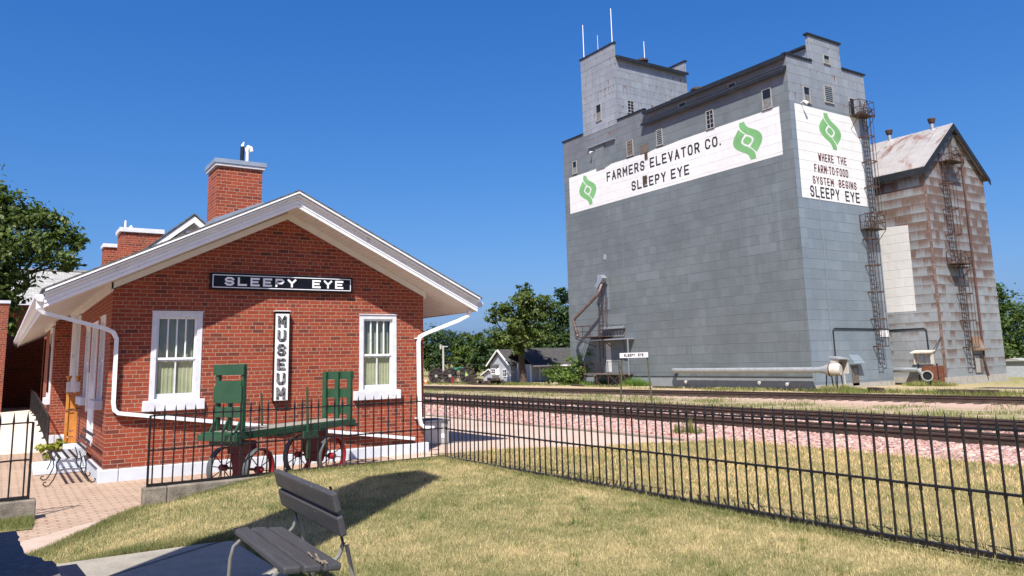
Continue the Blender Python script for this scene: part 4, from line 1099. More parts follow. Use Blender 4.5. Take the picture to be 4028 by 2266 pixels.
m.add([(x, y, z) for y in by_ for x, z in zip(bx_, bz_)], [(j*7+i, j*7+i+1, (j+1)*7+i+1, (j+1)*7+i) for j in range(3) for i in range(6)])
tag(m.build('ballast_bed', 'ballast_bed'), None, kind='structure')
bzf = lambda x, y: np.interp(x, bx_, bz_)
stones('ballast', 11.95, 13.8, -10, 4, 19000, .042, .075, bzf, 1)
stones('ballast', 10.95, 13.8, 4, 45, 13000, .06, .10, bzf, 2, 1.5)
stones('ballast', 14.6, 19.2, -10, 40, 15000, .055, .10, bzf, 3, 1.4)
# ------------------------------------------------------------------ grain elevator
XE, YE, ZE = 39.318, 15.286, -.335
EL = thing('grain_elevator', 'tall grey sheet-metal grain elevator with white painted banners reading SLEEPY EYE', 'building', (XE+4, YE+12, ZE))
A = lambda a, b, z: V(XE+a, YE+b, z)          # a = depth from the track face, b = along it, away from the near corner
fE = lambda u, v, d: (XE-d, YE+u, v)          # track face (u = b)
fR = lambda u, v, d: (XE+u, YE-d, v)          # right end face (u = a)
def ebox(mb, a0, a1, b0, b1, z0, z1): mb.box(XE+a0, XE+a1, YE+b0, YE+b1, z0, z1); return mb
m = MB(); ebox(m, .0, 8.42, -.03, 23.9, ZE-.3, -.13); m.build('concrete_base', 'concrete_base', EL)
m = MB(); ebox(m, -.05, -.002, -.035, 23.9, ZE-.3, .354); m.build('base_band', 'base_grey', EL)
m = MB(); m.box(XE-.09, XE-.04, YE-.04, YE+23.85, .355, .385); m.build('base_flashing', 'dark_trim', EL)
H1, H2 = 19.5, 20.6
def face_poly(pts, fn, name, mat):
    m = MB(); m.poly([fn(u, v, 0) for u, v in pts]); return m.build(name, mat, EL, fix=False)
# the body: track face, right end (stepped parapet), back and far faces
face_poly([(23.8,.36),(0,.36),(0,18.9),(13.2,18.9),(23.8,18.9)], fE, 'track_face', 'steel_main')
face_poly([(23.8,18.9),(0,18.9),(0,20.6),(13.2,20.6),(13.2,20.87),(16.4,20.87),(23.8,20.86)], fE, 'head_face', 'steel_upper')
face_poly([(0,-.13),(8.38,-.13),(8.38,17.6),(0,17.6)], fR, 'end_face', 'steel_side')
face_poly([(0,17.6),(8.38,17.6),(8.38,20.8),(5.85,20.8),(5.85,22.55),(2.45,22.55),(2.45,20.7),(0,20.7)], fR, 'end_head', 'steel_head')
m = MB(); ebox(m, .02, 8.36, .02, 23.78, -.12, 20.3); m.build('body_core', 'steel_side', EL)
m = MB(); ebox(m, .02, 8.36, 13.2, 23.78, 20.301, 20.84); m.build('rear_block', 'steel_upper', EL)
m = MB(); ebox(m, .02, 8.36, .02, .2, 20.301, 20.68); ebox(m, 2.47, 5.83, .02, .2, 20.681, 22.53); m.build_each('parapet_back', 'steel_head', EL)
m = MB(); ebox(m, 2.6, 5.7, .201, 12.5, 20.301, 21.75); mn = m.build('roof_monitor', 'steel_head', EL)
m = MB(); ebox(m, 2.35, 5.95, .21, 12.6, 21.752, 21.90); m.build('monitor_roof', 'dark_trim', mn)
# copings and eaves
m = MB(); ebox(m, -.12, 2.62, -.09, .25, 20.70, 20.82); ebox(m, 2.33, 5.97, -.09, .25, 22.55, 22.68); ebox(m, 5.86, 8.50, -.09, .25, 20.80, 20.92)
ebox(m, 2.36, 2.62, -.06, .22, 20.82, 20.88); m.build_each('coping', 'dark_trim', EL)
m = MB(); m.prism([A(.3,.02,20.62),A(-.30,.02,20.36),A(-.30,.02,20.62),A(.3,.02,20.85)], (0,13.15,0)); m.build('upper_eave', 'dark_trim', EL)
m = MB(); m.prism([A(.0,.02,19.80),A(-.36,.02,19.46),A(-.36,.02,19.66),A(0,.02,20.0)], (0,13.3,0)); m.build('skirt_eave', 'dark_trim', EL)
m = MB(); ebox(m, -.09, .2, 13.15, 16.36, 20.872, 20.96); ebox(m, -.09, .2, 20.9, 23.88, 20.862, 20.95); ebox(m, -.07, 8.4, 23.72, 23.88, 20.862, 20.945); m.build_each('coping', 'dark_trim', EL)
# head tower
m = MB(); ebox(m, -.02, 8.3, 16.4, 20.82, 20.6, 26.35); tw = m.build('head_tower', 'steel_tower', EL)
m = MB(); ebox(m, -.03, .12, 16.39, 20.83, 26.352, 27.5); ebox(m, 8.18, 8.32, 16.39, 20.83, 26.352, 27.5); m.build_each('tower_parapet', 'steel_tower', tw)
m = MB(); ebox(m, -.10, .2, 16.30, 20.92, 27.501, 27.62); ebox(m, 8.1, 8.4, 16.30, 20.92, 27.501, 27.62); m.build_each('tower_coping', 'dark_trim', tw)
m = MB(); m.prism([A(.13,16.7,26.5),A(.13,16.05,26.12),A(.13,16.05,26.38),A(.13,16.7,26.7)], (8.1,0,0)); m.build('tower_eave', 'dark_trim', tw)
for (a, b, z0, z1, r) in ((.3,20.7,27.62,30.85,.035), (.3,16.9,27.62,30.85,.035), (.5,19.0,27.6,29.3,.018), (3.6,16.6,26.6,28.5,.03)):
    m = MB(); m.tube([A(a,b,z0-.9), A(a,b,z0+.1), A(a,b,z1)], [r*1.25, r, r*.8], 8); m.build('antenna', 'pipe_white', EL)
def roof_vent(a, b, z, r):
    m = MB(); m.tube([A(a,b,z-.6), A(a,b,z+.12)], r*.62, 14); q = m.build('roof_vent', 'galv', EL)
    m = MB(); m.tube([A(a,b,z+.12), A(a,b,z+.28), A(a,b,z+.42), A(a,b,z+.52)], [r*.75, r, r, r*.55], 14); m.build('vent_cap', 'rusty_iron', q)
roof_vent(3.6, 16.9, 26.5, .5); roof_vent(1.2, 8.7, 20.9, .52); roof_vent(4.2, 3.2, 22.0, .6)
# painted banners
fb = lambda u, v, d: (XE-.008-d, YE+u, v)
m = MB(); top = [(23.07,17.46),(20.5,17.45),(19.3,17.47),(18.2,17.28),(17.3,17.46),(15,17.42),(13.9,17.38),(12.95,17.36),(12.1,17.46),(11.2,17.40),(9.5,17.47),(.80,17.47)]
m.poly([fb(u, v, 0) for u, v in top]+[fb(u, v, 0) for u, v in ((.80,14.29),(23.07,14.27))]); m.build('painted_banner', 'banner_paint', EL, fix=False)
fbr = lambda u, v, d: (XE+u, YE-.008-d, v)
m = MB(); m.poly([fbr(u, v, 0) for u, v in ((.46,11.41),(7.35,11.40),(7.33,17.49),(.46,17.52))]); m.build('painted_banner', 'banner_paint', EL, fix=False)
# lettering: text runs from far (large b) to near, so u is mirrored
def tE(b0): return lambda u, v, d: fb(b0-u, v, d)
m = MB(); text(m, 'FARMERS', 0, 16.08, .78, .50, .163, .135, tE(18.02)); text(m, 'ELEVATOR', 0, 16.10, .78, .50, .163, .135, tE(12.88)); text(m, 'CO.', 0, 16.14, .74, .50, .16, .13, tE(7.22))
text(m, 'SLEEPY', 0, 14.72, .76, .50, .165, .135, tE(15.07)); text(m, 'EYE', 0, 14.74, .76, .50, .175, .135, tE(10.72)); m.build('lettering', 'letter_black', EL)
def tR(a0): return lambda u, v, d: fbr(a0+u, v, d)
m = MB()
text(m, 'WHERE', 0, 13.98, .54, .255, .07, .082, tR(2.43)); text(m, 'THE', 0, 14.0, .54, .27, .085, .082, tR(4.46))
text(m, 'FARM-TO-FOOD', 0, 13.18, .54, .265, .066, .085, tR(1.92)); text(m, 'SYSTEM', 0, 12.40, .52, .28, .09, .085, tR(1.66)); text(m, 'BEGINS', 0, 12.42, .52, .28, .09, .085, tR(4.36))
m.build('lettering', 'letter_maroon', EL)
m = MB(); text(m, 'SLEEPY', 0, 11.53, .73, .41, .115, .115, tR(1.30)); text(m, 'EYE', 0, 11.54, .71, .45, .12, .115, tR(4.95)); m.build('lettering', 'letter_black', EL)
# green leaf emblems: two interlocked blades with a pale eye line between them
def bez(p, n=10):
    out = []
    for a, b, c, d in p:
        for i in range(n):
            t = i/n; out.append(tuple((1-t)**3*a[k]+3*(1-t)**2*t*b[k]+3*(1-t)*t*t*c[k]+t**3*d[k] for k in (0,1)))
    return out
def emblem(fn, w, h, u0, v0, name):
    m = MB()
    half = bez([((.44,1.0),(.45,.93),(.49,.86),(.60,.80)), ((.60,.80),(.80,.71),(1.0,.62),(1.0,.47)), ((1.0,.47),(1.0,.36),(.88,.26),(.78,.155))])
    half += bez([((.78,.155),(.72,.22),(.65,.28),(.575,.325)), ((.575,.325),(.63,.38),(.72,.44),(.715,.50)), ((.715,.50),(.70,.57),(.58,.62),(.50,.655)), ((.50,.655),(.42,.71),(.34,.76),(.285,.835)), ((.285,.835),(.25,.90),(.25,.95),(.26,1.0))]) + [(.26,1.0)]
    for k in (0, 1):
        P = [(x, y) for x, y in half] if k == 0 else [(1-x, 1-y) for x, y in half]
        m.poly([fn(u0+x*w, v0+y*h, .004) for x, y in P])
    eye = bez([((.475,.615),(.54,.59),(.645,.54),(.65,.49)), ((.65,.49),(.645,.45),(.60,.42),(.525,.385)), ((.525,.385),(.46,.41),(.355,.46),(.35,.51)), ((.35,.51),(.355,.55),(.40,.58),(.475,.615))])
    m.poly([fn(u0+x*w, v0+y*h, .004) for x, y in eye])
    import bmesh
    o = m.build(name, 'green_logo', EL, fix=False)
    bm = bmesh.new(); bm.from_mesh(o.data); bmesh.ops.triangulate(bm, faces=bm.faces); bm.to_mesh(o.data); bm.free()
    return o
emblem(tE(21.70), 2.30, 2.62, 0, 14.58, 'leaf_emblem'); emblem(tE(4.72), 2.45, 2.72, 0, 14.52, 'leaf_emblem'); emblem(tR(2.81), 2.31, 2.42, 0, 14.93, 'leaf_emblem')
# windows, hatches, louvres
def face_window(fn, u0, u1, z0, z1, kind, sign=1):
    def bx(mb, a, b, c, d, e, f):
        p, q = fn(a, c, e), fn(b, d, f); mb.box(p[0], q[0], p[1], q[1], p[2], q[2])
    t = .055; m = MB()
    bx(m, u0, u0+t, z0, z1, -.02, .05); bx(m, u1-t, u1, z0, z1, -.02, .05); bx(m, u0+t, u1-t, z1-t, z1, -.02, .05); bx(m, u0-.04, u1+.04, z0-.06, z0, -.02, .09)
    w_ = m.build('window', 'window_wood', EL)
    if kind == 'louver':
        m = MB(); n = 8
        for i in range(n): 
            z = z0+(z1-z0-t)*i/n; bx(m, u0+t, u1-t, z+.02, z+(z1-z0)/n*.62, .01, .04)
        m.build('louvre', 'louver', w_)
    m = MB(); bx(m, u0+t, u1-t, z0, z1-t, .002, .008); m.build('pane', 'glass_dark', w_)
    if kind == 'half':      # lower sash dusty, upper open
        m = MB(); bx(m, u0+t, u1-t, z0, (z0+z1)/2, .010, .022); m.build('lower_sash', 'old_glass', w_)
    if kind == 'panes':
        m = MB(); bx(m, (u0+u1)/2-.02, (u0+u1)/2+.02, z0, z1-t, .010, .03); 
        for k in (1, 2, 3): bx(m, u0+t, u1-t, z0+(z1-z0)*k/4-.018, z0+(z1-z0)*k/4+.018, .010, .026)
        m.build('glazing_bars', 'window_wood', w_)
    if kind == 'boards':
        m = MB()
        for k in range(4): bx(m, u0+t, u1-t, z0+(z1-z0)*k/4.2+.01, z0+(z1-z0)*(k+.92)/4.2, .012, .03)
        m.build('boarding', 'old_wood', w_)
    return w_
for a in ((21.9,22.5,17.70,18.80,'half'), (14.65,15.4,17.60,18.85,'boards'), (11.35,12.0,17.62,18.85,'louver'), (6.25,6.95,17.58,18.88,'panes'), (1.3,2.05,17.58,18.92,'half'), (4.1,4.8,19.66,20.22,'half'), (8.75,9.5,19.66,20.22,'half')):
    face_window(fE, *a)
fT = lambda u, v, d: (XE-.02-d, YE+u, v)
face_window(fT, 18.3, 19.0, 21.5, 22.9, 'half')
fTs = lambda u, v, d: (XE+u, YE+16.4-d, v); face_window(fTs, 1.15, 1.9, 21.75, 22.8, 'panes')
for a in ((1.48,2.15,17.78,18.85,'half'), (3.7,4.62,18.15,19.3,'louver'), (3.95,4.62,20.90,21.5,'half'), (6.38,7.0,17.56,18.9,'open')):
    face_window(fR, *a)
m = MB(); m.box(XE-.05, XE-.01, YE+12.95, YE+13.85, 17.42, 18.12); hb = m.build('boarded_opening', 'old_wood', EL)
m = MB(); m.box(XE-.06, XE-.012, YE+13.08, YE+13.38, 16.86, 17.41); m.box(XE-.06, XE-.014, YE+13.28, YE+13.72, 14.98, 15.62); m.build_each('boarded_opening', 'tie_wood', EL)
m = MB(); m.box(XE-.07, XE-.01, YE+18.15, YE+19.25, 17.32, 19.3); m.build('hatch_door', 'steel_main', EL)
m = MB(); m.box(XE-.22, XE-.01, YE+16.7, YE+20.2, 19.38, 19.46); m.build('hatch_rail', 'galv', EL)
m = MB(); m.box(XE-.03, XE-.008, YE+18.5, YE+18.85, 9.72, 10.15); m.build('patch', 'duct', EL)
for (b, z) in ((19.6,18.9), (1.6,-.05), (3.7,.02), (10.1,.02)):
    m = MB(); m.tube([V(XE-.02,YE+b,z+.1),V(XE-.2,YE+b,z+.12),V(XE-.3,YE+b,z)], .03, 6); m.tube([V(XE-.28,YE+b,z+.04),V(XE-.42,YE+b,z-.03)], [.07,.11], 10); m.build('flood_lamp', 'pipe_white', EL)
m = MB(); m.tube([V(XE+1.1,YE-.02,17.62),V(XE+1.1,YE-.25,17.72),V(XE+1.15,YE-.35,17.6)], .03, 6); m.tube([V(XE+1.1,YE-.3,17.66),V(XE+1.2,YE-.45,17.5)], [.07,.11], 10); m.build('flood_lamp', 'pipe_white', EL)
# end-face door with a hood
m = MB(); m.box(XE+3.86, XE+4.56, YE-.03, YE-.002, ZE+.05, .92); dr = m.build('door', 'old_wood', EL)
m = MB(); m.box(XE+4.0, XE+4.42, YE-.04, YE-.031, .35, .78); m.build('pane', 'old_glass', dr)
m = MB(); m.prism([V(XE+3.70,YE-.004,1.62),V(XE+3.70,YE-.42,1.10),V(XE+3.70,YE-.42,1.04),V(XE+3.70,YE-.004,1.02)], (1.05,0,0)); m.build('door_hood', 'steel_side', EL)
m = MB(); m.tube([V(XE+2.16,YE-.03,11.5), V(XE+2.16,YE-.03,1.5)], .025, 6); m.build('conduit', 'conduit', EL)
m = MB(); m.tube([V(XE+2.3,YE-.05,1.4), V(XE+2.3,YE-.05,3.1), V(XE+2.38,YE-.05,3.22), V(XE+2.5,YE-.05,3.26), V(XE+8.3,YE-.05,3.22)], .04, 8); m.build('conduit', 'dark_trim', EL)
SN = tag(MB().box(XE+7.3, XE+8.25, YE-.045, YE-.012, 2.72, 3.2).build('wall_notice', 'pipe_white'), 'small white notice on the elevator end wall beside the caged ladder', 'sign')
# caged ladder, shared by both towers
def caged_ladder(parent, fn, u, z0, z1, plats, cage, pw=2.4):
    """fn(u, z, d): d = distance off the wall"""
    m = MB()
    for s in (-.24, .24): m.bar(fn(u+s, z0, .30), fn(u+s, z1, .30), .05, .03)
    ld = m.build('ladder', 'rusty_iron', parent)
    m = MB(); n = int((z1-z0)/.3)
    for i in range(n): m.bar(fn(u-.23, z0+.3*i+.1, .30), fn(u+.23, z0+.3*i+.1, .30), .028)
    m.build('rungs', 'rusty_iron', ld)
    m = MB(); zz = z0+1.2
    while zz < z1-.4:
        pts = [fn(u-.33, zz, .26), fn(u-.36, zz, .50), fn(u-.2, zz, .78), fn(u+.2, zz, .78), fn(u+.36, zz, .50), fn(u+.33, zz, .26)]
        for i in range(5): m.bar(pts[i], pts[i+1], .022, .07)
        m.bar(fn(u-.34, zz, .02), fn(u-.34, zz, .34), .06, .1); zz += 1.75
    for du, dd in ((-.36,.50),(-.2,.78),(.2,.78),(.36,.50)): m.bar(fn(u+du, z0+1.2, dd), fn(u+du, z1-.6, dd), .026)
    m.build('safety_cage', 'rusty_iron', ld)
    for (ua, ub, zp, h) in plats:
        m = MB(); q = [fn(ua, zp, .03), fn(ub, zp, .03), fn(ub, zp, .8), fn(ua, zp, .8)]
        m.prism(q, (0,0,.06)); pl = m.build('platform', 'rusty_iron', parent)
        m = MB()
        def c(uu, dd, z): return fn(uu, z, dd)
        for zz in (zp+h*.5, zp+h):
            for (a, b) in (((ua,.05),(ua,.8)), ((ua,.8),(ub,.8)), ((ub,.8),(ub,.05))): m.bar(c(*a, zz), c(*b, zz), .035)
        for a in ((ua,.06),(ua,.8),((ua+ub)/2,.8),(ub,.8),(ub,.06)): m.bar(c(*a, zp), c(*a, zp+h), .035)
        m.bar(c(ua,.8,zp), c((ua+ub)/2,.8,zp+h), .025); m.bar(c(ub,.8,zp), c((ua+ub)/2,.8,zp+h), .025); m.bar(c(ub,.8,zp), c(ub,.06,zp+h), .025); m.bar(c(ua,.8,zp), c(ua,.06,zp+h), .025)
        m.bar(c(ua,.8,zp), c(ua,.03,zp-.9), .03); m.bar(c(ub,.8,zp), c(ub,.03,zp-.9), .03)
        m.build('guard_rail', 'rusty_iron', pl)
caged_ladder(EL, fR, 7.5, 9.7, 18.7, [(6.3, 7.95, 17.55, 1.0)], True)
caged_ladder(EL, fR, 6.75, .9, 10.9, [(6.25, 7.9, 9.75, .98)], True)
# aeration duct with fan, along the track face
DU = thing('aeration_duct', 'long pale grey air duct with white fan housing along the elevator foot', 'duct', (XE-.6, YE+4, ZE))
m = MB(); m.tube([V(XE-.02,YE+11.2,.80), V(XE-.45,YE+11.15,.80), V(XE-.6,YE+10.9,.79), V(XE-.6,YE-.9,.80)], .165, 16, True); m.build('duct_pipe', 'duct', DU, True)
m = MB()
for b in (8.2, 5.1, 1.9, -.1, -.6): m.tube([V(XE-.6,YE+b-.03,.795), V(XE-.6,YE+b+.03,.795)], .178, 16)
m.build('duct_band', 'galv', DU)
m = MB(); m.tube([V(XE-.6,YE-.85,.80), V(XE-.55,YE-1.15,.80), V(XE-.45,YE-1.5,.80)], [.165,.22,.36], 18); m.build('duct_cone', 'duct', DU, True)
m = MB(); m.tube([V(XE-.45,YE-1.5,.80), V(XE-.30,YE-2.0,.80), V(XE-.27,YE-2.1,.80)], [.36,.37,.30], 18); m.build('fan_housing', 'duct_white', DU, True)
m = MB(); m.ring(V(XE-.44,YE-1.53,.80), (.15,-.5,0), .36, .385, .06, 20); m.build('fan_flange', 'rust', DU)
m = MB()
for dx, dy in ((-.3,-1.35),(.25,-1.45),(-.2,-2.0),(.3,-2.05)): m.bar(V(XE-.4+dx*.6,YE+dy,.5), V(XE-.4+dx,YE+dy,ZE-.02), .05)
m.build('stand', 'dark_trim', DU)
m = MB(); m.bar(V(XE+.05,YE-1.5,.5), V(XE+.05,YE-1.5,ZE-.02), .06); m.bar(V(XE+.9,YE-1.5,.5), V(XE+.9,YE-1.5,ZE-.02), .06); m.box(XE-.02,XE+.1,YE-1.75,YE-1.3,.55,1.4); m.box(XE+.85,XE+.93,YE-1.8,YE-1.3,.55,1.38); m.box(XE+.1,XE+.85,YE-1.36,YE-1.3,.55,1.38); cb = m.build('control_box', 'duct_white', DU)
m = MB(); m.prism([V(XE-.1,YE-1.9,1.39),V(XE+1.0,YE-1.9,1.36),V(XE+1.0,YE-1.2,1.50),V(XE-.1,YE-1.2,1.53)], (0,0,.05)); m.build('control_hood', 'duct', cb)
m = MB(); m.box(XE+.15,XE+.5,YE-1.7,YE-1.4,.7,1.2); m.build('motor', 'dark_trim', cb)
# loading spout, ladder, platforms near the far end of the track face
SP = thing('loading_spout', 'rusty bent grain loading spout with ladder and catwalks on the elevator track face', 'spout', (XE-.8, YE+19, ZE))
P = lambda b, z, d=.8: V(XE-d, YE+b, z)
m = MB(); m.tube([P(18.75,8.0,.15), P(18.6,7.6,.6), P(18.55,7.05,.9), P(18.75,6.75,1.0), P(21.55,5.05,1.2), P(21.62,4.85,1.2), P(21.1,3.6,1.25)], [.13,.13,.13,.125,.12,.13,.14], 12); m.build('spout_pipe', 'spout_metal', SP, True)
m = MB(); m.prism([P(19.0,7.35,.3),P(18.2,8.15,.3),P(18.45,8.4,.3),P(19.25,7.6,.3)], (-.45,0,0)); m.box(XE-.5,XE-.02,YE+18.75,YE+19.2,7.9,8.5); m.build('spout_head', 'galv', SP)
m = MB()
for s in (0, .42): m.bar(P(19.35-s,.5,.45), P(19.15-s,8.1,.45), .05, .035)
sl_ = m.build('ladder', 'rusty_iron', SP)
m = MB()
for i in range(25): m.bar(P(19.34-.008*i,.7+.3*i,.45), P(18.93-.008*i,.7+.3*i,.45), .03)
m.build('rungs', 'rusty_iron', sl_)
m = MB(); m.box(XE-1.6,XE-.03,YE+18.0,YE+21.0,3.45,3.51); ct_ = m.build('catwalk', 'rusty_iron', SP)
m = MB()
for z in (3.95, 4.4): m.bar(P(21,z,1.6),P(18,z,1.6),.035); m.bar(P(21,z,1.6),P(21,z,.03),.035); m.bar(P(18,z,1.6),P(18,z,.03),.035)
for b in (21,20,19,18): m.bar(P(b,3.5,1.6),P(b,4.4,1.6),.04)
m.bar(P(21,3.45,1.6),P(20.2,2.7,.03),.05); m.bar(P(18,3.45,1.6),P(18.4,2.7,.03),.05); m.bar(P(18,4.5,.8),P(18.4,7.9,.3),.04); m.bar(P(18,5.5,.9),P(18.5,6.6,.1),.035); m.bar(P(18,5.5,.9),P(18.6,5.5,.1),.035); m.bar(P(18,5.5,.9),P(18.1,4.5,.9),.035)
m.build('catwalk_rail', 'rusty_iron', ct_)
m = MB(); m.box(XE-1.5,XE-.03,YE+15.9,YE+20.2,.52,.62); lp = m.build('lower_platform', 'old_wood', SP)
m = MB()
for b in (15.9,17.2,18.6,20.1):
    m.bar(P(b,.55,1.45),P(b,ZE,1.45),.07); m.bar(P(b,.55,1.45),P(b,1.55,1.45),.045)
for b in (15.9,18.0): m.bar(P(b,.5,1.45),P(b+1.2,ZE,1.45),.05); m.bar(P(b+1.2,.5,1.45),P(b,ZE,1.45),.05)
m.bar(P(20.1,1.5,1.45),P(15.9,1.5,1.45),.045); m.bar(P(20.3,1.2,1.45),P(21.3,ZE,1.45),.05); m.bar(P(15.9,1.3,1.45),P(14.9,ZE,1.45),.05)
m.build('platform_frame', 'rusty_iron', lp)
m = MB(); m.box(XE-.9,XE-.02,YE+15.6,YE+21.1,3.18,3.28); m.build('canopy', 'galv', EL)
m = MB(); m.bar(P(15.62,3.2,.7),P(15.62,.45,.7),.08); m.build('canopy_post', 'galv', EL)
m = MB(); m.box(XE-.06,XE-.01,YE+16.72,YE+19.15,3.42,4.0); hw = m.build('hatch_window', 'old_wood', EL)
m = MB()
for k in range(6): m.box(XE-.075,XE-.061,YE+16.78+k*.4,YE+17.08+k*.4,3.47,3.95)
m.build('pane', 'old_glass', hw)
m = MB(); m.prism([P(16.55,4.10,.34),P(16.55,4.30,.02),P(16.55,4.05,.02),P(16.55,4.05,.34)], (0,2.75,0)); m.build('hatch_hood', 'steel_main', EL)
m = MB(); m.box(XE-.03,XE-.008,YE+16.5,YE+19.6,4.34,5.25); m.build('patch', 'patch_steel', EL)
m = MB(); m.box(XE-.05,XE-.01,YE+16.85,YE+19.25,.5,3.17); m.build('loading_door', 'steel_main', EL)
m = MB(); m.box(XE-.065,XE-.052,YE+18.4,YE+19.0,.7,3.0); m.build('pale_patch', 'banner_aged', EL)
m = MB(); m.box(XE-.03,XE-.009,YE+18.35,YE+18.7,5.6,7.9); m.build('patch', 'steel_side', EL)

# ------------------------------------------------------------------ rusty storage elevator behind
XS, YS, ZS = 48.989, 12.524, -.465
SE = thing('storage_elevator', 'rust-streaked gabled sheet-metal storage elevator right of the tall grey one', 'building', (XS+3.8, YS+7, ZS))
fS = lambda u, v, d: (XS-d, YS+u, v)
fG = lambda u, v, d: (XS+u, YS-d, v)
WS = 7.75; HE, HP = 13.95, 17.15
m = MB(); m.poly([fS(u, v, 0) for u, v in ((15,.05),(0,.05),(0,HE),(15,HE))]); m.poly([fG(u, v, 0) for u, v in ((0,.05),(WS,.05),(WS,HE),(WS/2+.05,HP),(0,HE))]); m.poly([(XS+WS,YS,.05),(XS+WS,YS+15,.05),(XS+WS,YS+15,HE),(XS+WS,YS,HE)]); m.poly([(XS,YS+15,.05),(XS,YS+15,HE),(XS+WS/2,YS+15,HP),(XS+WS,YS+15,HE),(XS+WS,YS+15,.05)])
m.build('wall', 'steel_rusty', SE, fix=False)
m = MB(); m.box(XS-.05, XS+WS+.05, YS-.05, YS+15.05, ZS-.3, .05); m.build('concrete_base', 'concrete_base', SE)
m = MB(); k = (HP-HE)/(WS/2+.05); o_ = .38
for sgn in (0, 1):
    X0 = XS-o_ if sgn == 0 else XS+WS+o_; z0 = HE-o_*k
    m.prism([(XS+WS/2+.05,YS-.3,HP+.02),(X0,YS-.3,z0+.02),(X0,YS-.3,z0+.12),(XS+WS/2+.05,YS-.3,HP+.17)], (0,15.6,0))
rf = m.build('roof', 'roof_metal', SE)
m = MB()
for i in range(17):
    y = YS-.2+i*.95; m.bar((XS+WS/2,y,HP+.175), (XS-o_,y,HE-o_*k+.135), .05, .04)
m.build('roof_seams', 'roof_metal', rf)
m = MB()
m.prism([(XS+WS/2+.05,YS-.34,HP-.30),(XS-o_,YS-.34,HE-o_*k-.32),(XS-o_,YS-.34,HE-o_*k+.10),(XS+WS/2+.05,YS-.34,HP+.15)], (0,.045,0)); m.prism([(XS+WS/2+.05,YS-.34,HP-.30),(XS+WS/2+.05,YS-.34,HP+.15),(XS+WS+o_,YS-.34,HE-o_*k+.10),(XS+WS+o_,YS-.34,HE-o_*k-.32)], (0,.045,0))
m.box(XS-o_-.03, XS-o_+.01, YS-.29, YS+15.3, HE-o_*k-.38, HE-o_*k+.08); m.build('roof_edge', 'dark_trim', rf)
for y in (5.0, 1.9):
    c = V(XS+WS/2-.3, YS+y-1.6 if y < 2 else YS+y, HP)
for yy in (1.15, 4.35):
    c = V(XS+WS/2+.05, YS+yy, HP)
    m = MB(); m.tube([c+V(0,0,-.1), c+V(0,0,.62)], .14, 12); q = m.build('roof_vent', 'galv', SE, True)
    m = MB(); m.tube([c+V(0,0,.5), c+V(0,0,.62), c+V(0,0,.84), c+V(0,0,.90)], [.15,.21,.26,.24], 12); m.build('vent_cap', 'rusty_iron', q)
m = MB(); m.poly([fS(u, v, .010) for u, v in ((4.5,4.37),(1.50,4.36),(1.44,10.1),(4.5,10.3))]); m.build('painted_panel', 'banner_aged', SE, fix=False)
m = MB(); m.box(XS-.02,XS+.1,YS-.025,YS-.008,.05,HE-.1); m.box(XS-.025,XS-.008,YS-.02,YS+.1,.05,HE-.1); m.build('corner_trim', 'trim_rust', SE)
for (u0, u1, z0, z1) in ((3.95,4.5,15.15,16.6),(2.85,3.2,14.6,15.95),(4.45,4.95,14.3,15.2)):
    m = MB(); m.box(XS+u0,XS+u1,YS-.06,YS-.01,z0,z1); w_ = m.build('window', 'louver', SE)
    m = MB(); m.box(XS+u0+.06,XS+u1-.06,YS-.07,YS-.061,z0+.06,z1-.06); m.build('pane', 'old_glass', w_)
    m = MB(); m.box(XS+u0-.05,XS+u1+.05,YS-.16,YS-.01,z1+.001,z1+.06); m.build('window_hood', 'dark_trim', w_)
caged_ladder(SE, fG, 2.15, 8.1, 14.6, [(2.0, 3.75, 14.35, .95)], True)
caged_ladder(SE, fG, 2.7, .7, 8.4, [(1.55, 3.3, 7.35, .85)], True)
m = MB(); m.tube([fG(4.8,15.2,.12), fG(4.8,8,.12), fG(4.72,1.0,.12), fG(4.95,.0,.15)], .07, 8); m.build('down_pipe', 'dark_rust', SE)
m = MB(); m.box(XS+3.6,XS+4.55,YS-.05,YS-.012,.2,1.45); dr = m.build('door', 'old_wood', SE)
m = MB(); m.box(XS+3.65,XS+4.2,YS-.06,YS-.051,.25,1.35); m.build('door_panel', 'window_wood', dr)
m = MB(); m.prism([V(XS+3.45,YS-.01,2.62),V(XS+3.45,YS-.35,1.75),V(XS+3.45,YS-.35,1.69),V(XS+3.45,YS-.01,1.66)], (1.2,0,0)); m.build('door_hood', 'hood_rust', SE)
m = MB(); m.tube([fS(4.6,3.2,.05), fS(1.05,3.2,.05), fS(.95,3.1,.05), fS(.93,1.7,.05)], .04, 8); m.build('conduit', 'dark_trim', SE)
m = MB(); m.bar(fS(.55,1.75,.3), fS(.03,2.6,.05), .05); m.build('stay', 'rusty_iron', SE)
# second fan by the storage elevator
F2 = thing('aeration_fan', 'pale air duct with a rust-red fan cabinet and hooded control box between the two elevators', 'fan', (XS-.8, YS+1, ZS))
m = MB(); m.tube([V(XS-.7,YS+5.2,.55), V(XS-.7,YS+1.4,.55)], .16, 16); m.build('duct_pipe', 'galv', F2, True)
m = MB(); m.tube([V(XS-.7,YS+1.4,.55), V(XS-.72,YS+1.05,.35), V(XS-.85,YS+.85,.18)], [.16,.27,.30], 16); m.build('duct_cone', 'duct', F2, True)
m = MB(); m.prism([V(XS-1.0,YS+1.0,-.2),V(XS-1.0,YS+1.0,.80),V(XS+.25,YS+1.0,.80),V(XS+.25,YS+1.0,-.2)], (0,-.9,0)); m.build('fan_cabinet', 'rust', F2, bevel=.02)
m = MB(); m.ring(V(XS-1.1,YS+.6,.18), (1,.4,0), .27, .34, .3, 20); m.build('fan_inlet', 'duct', F2)
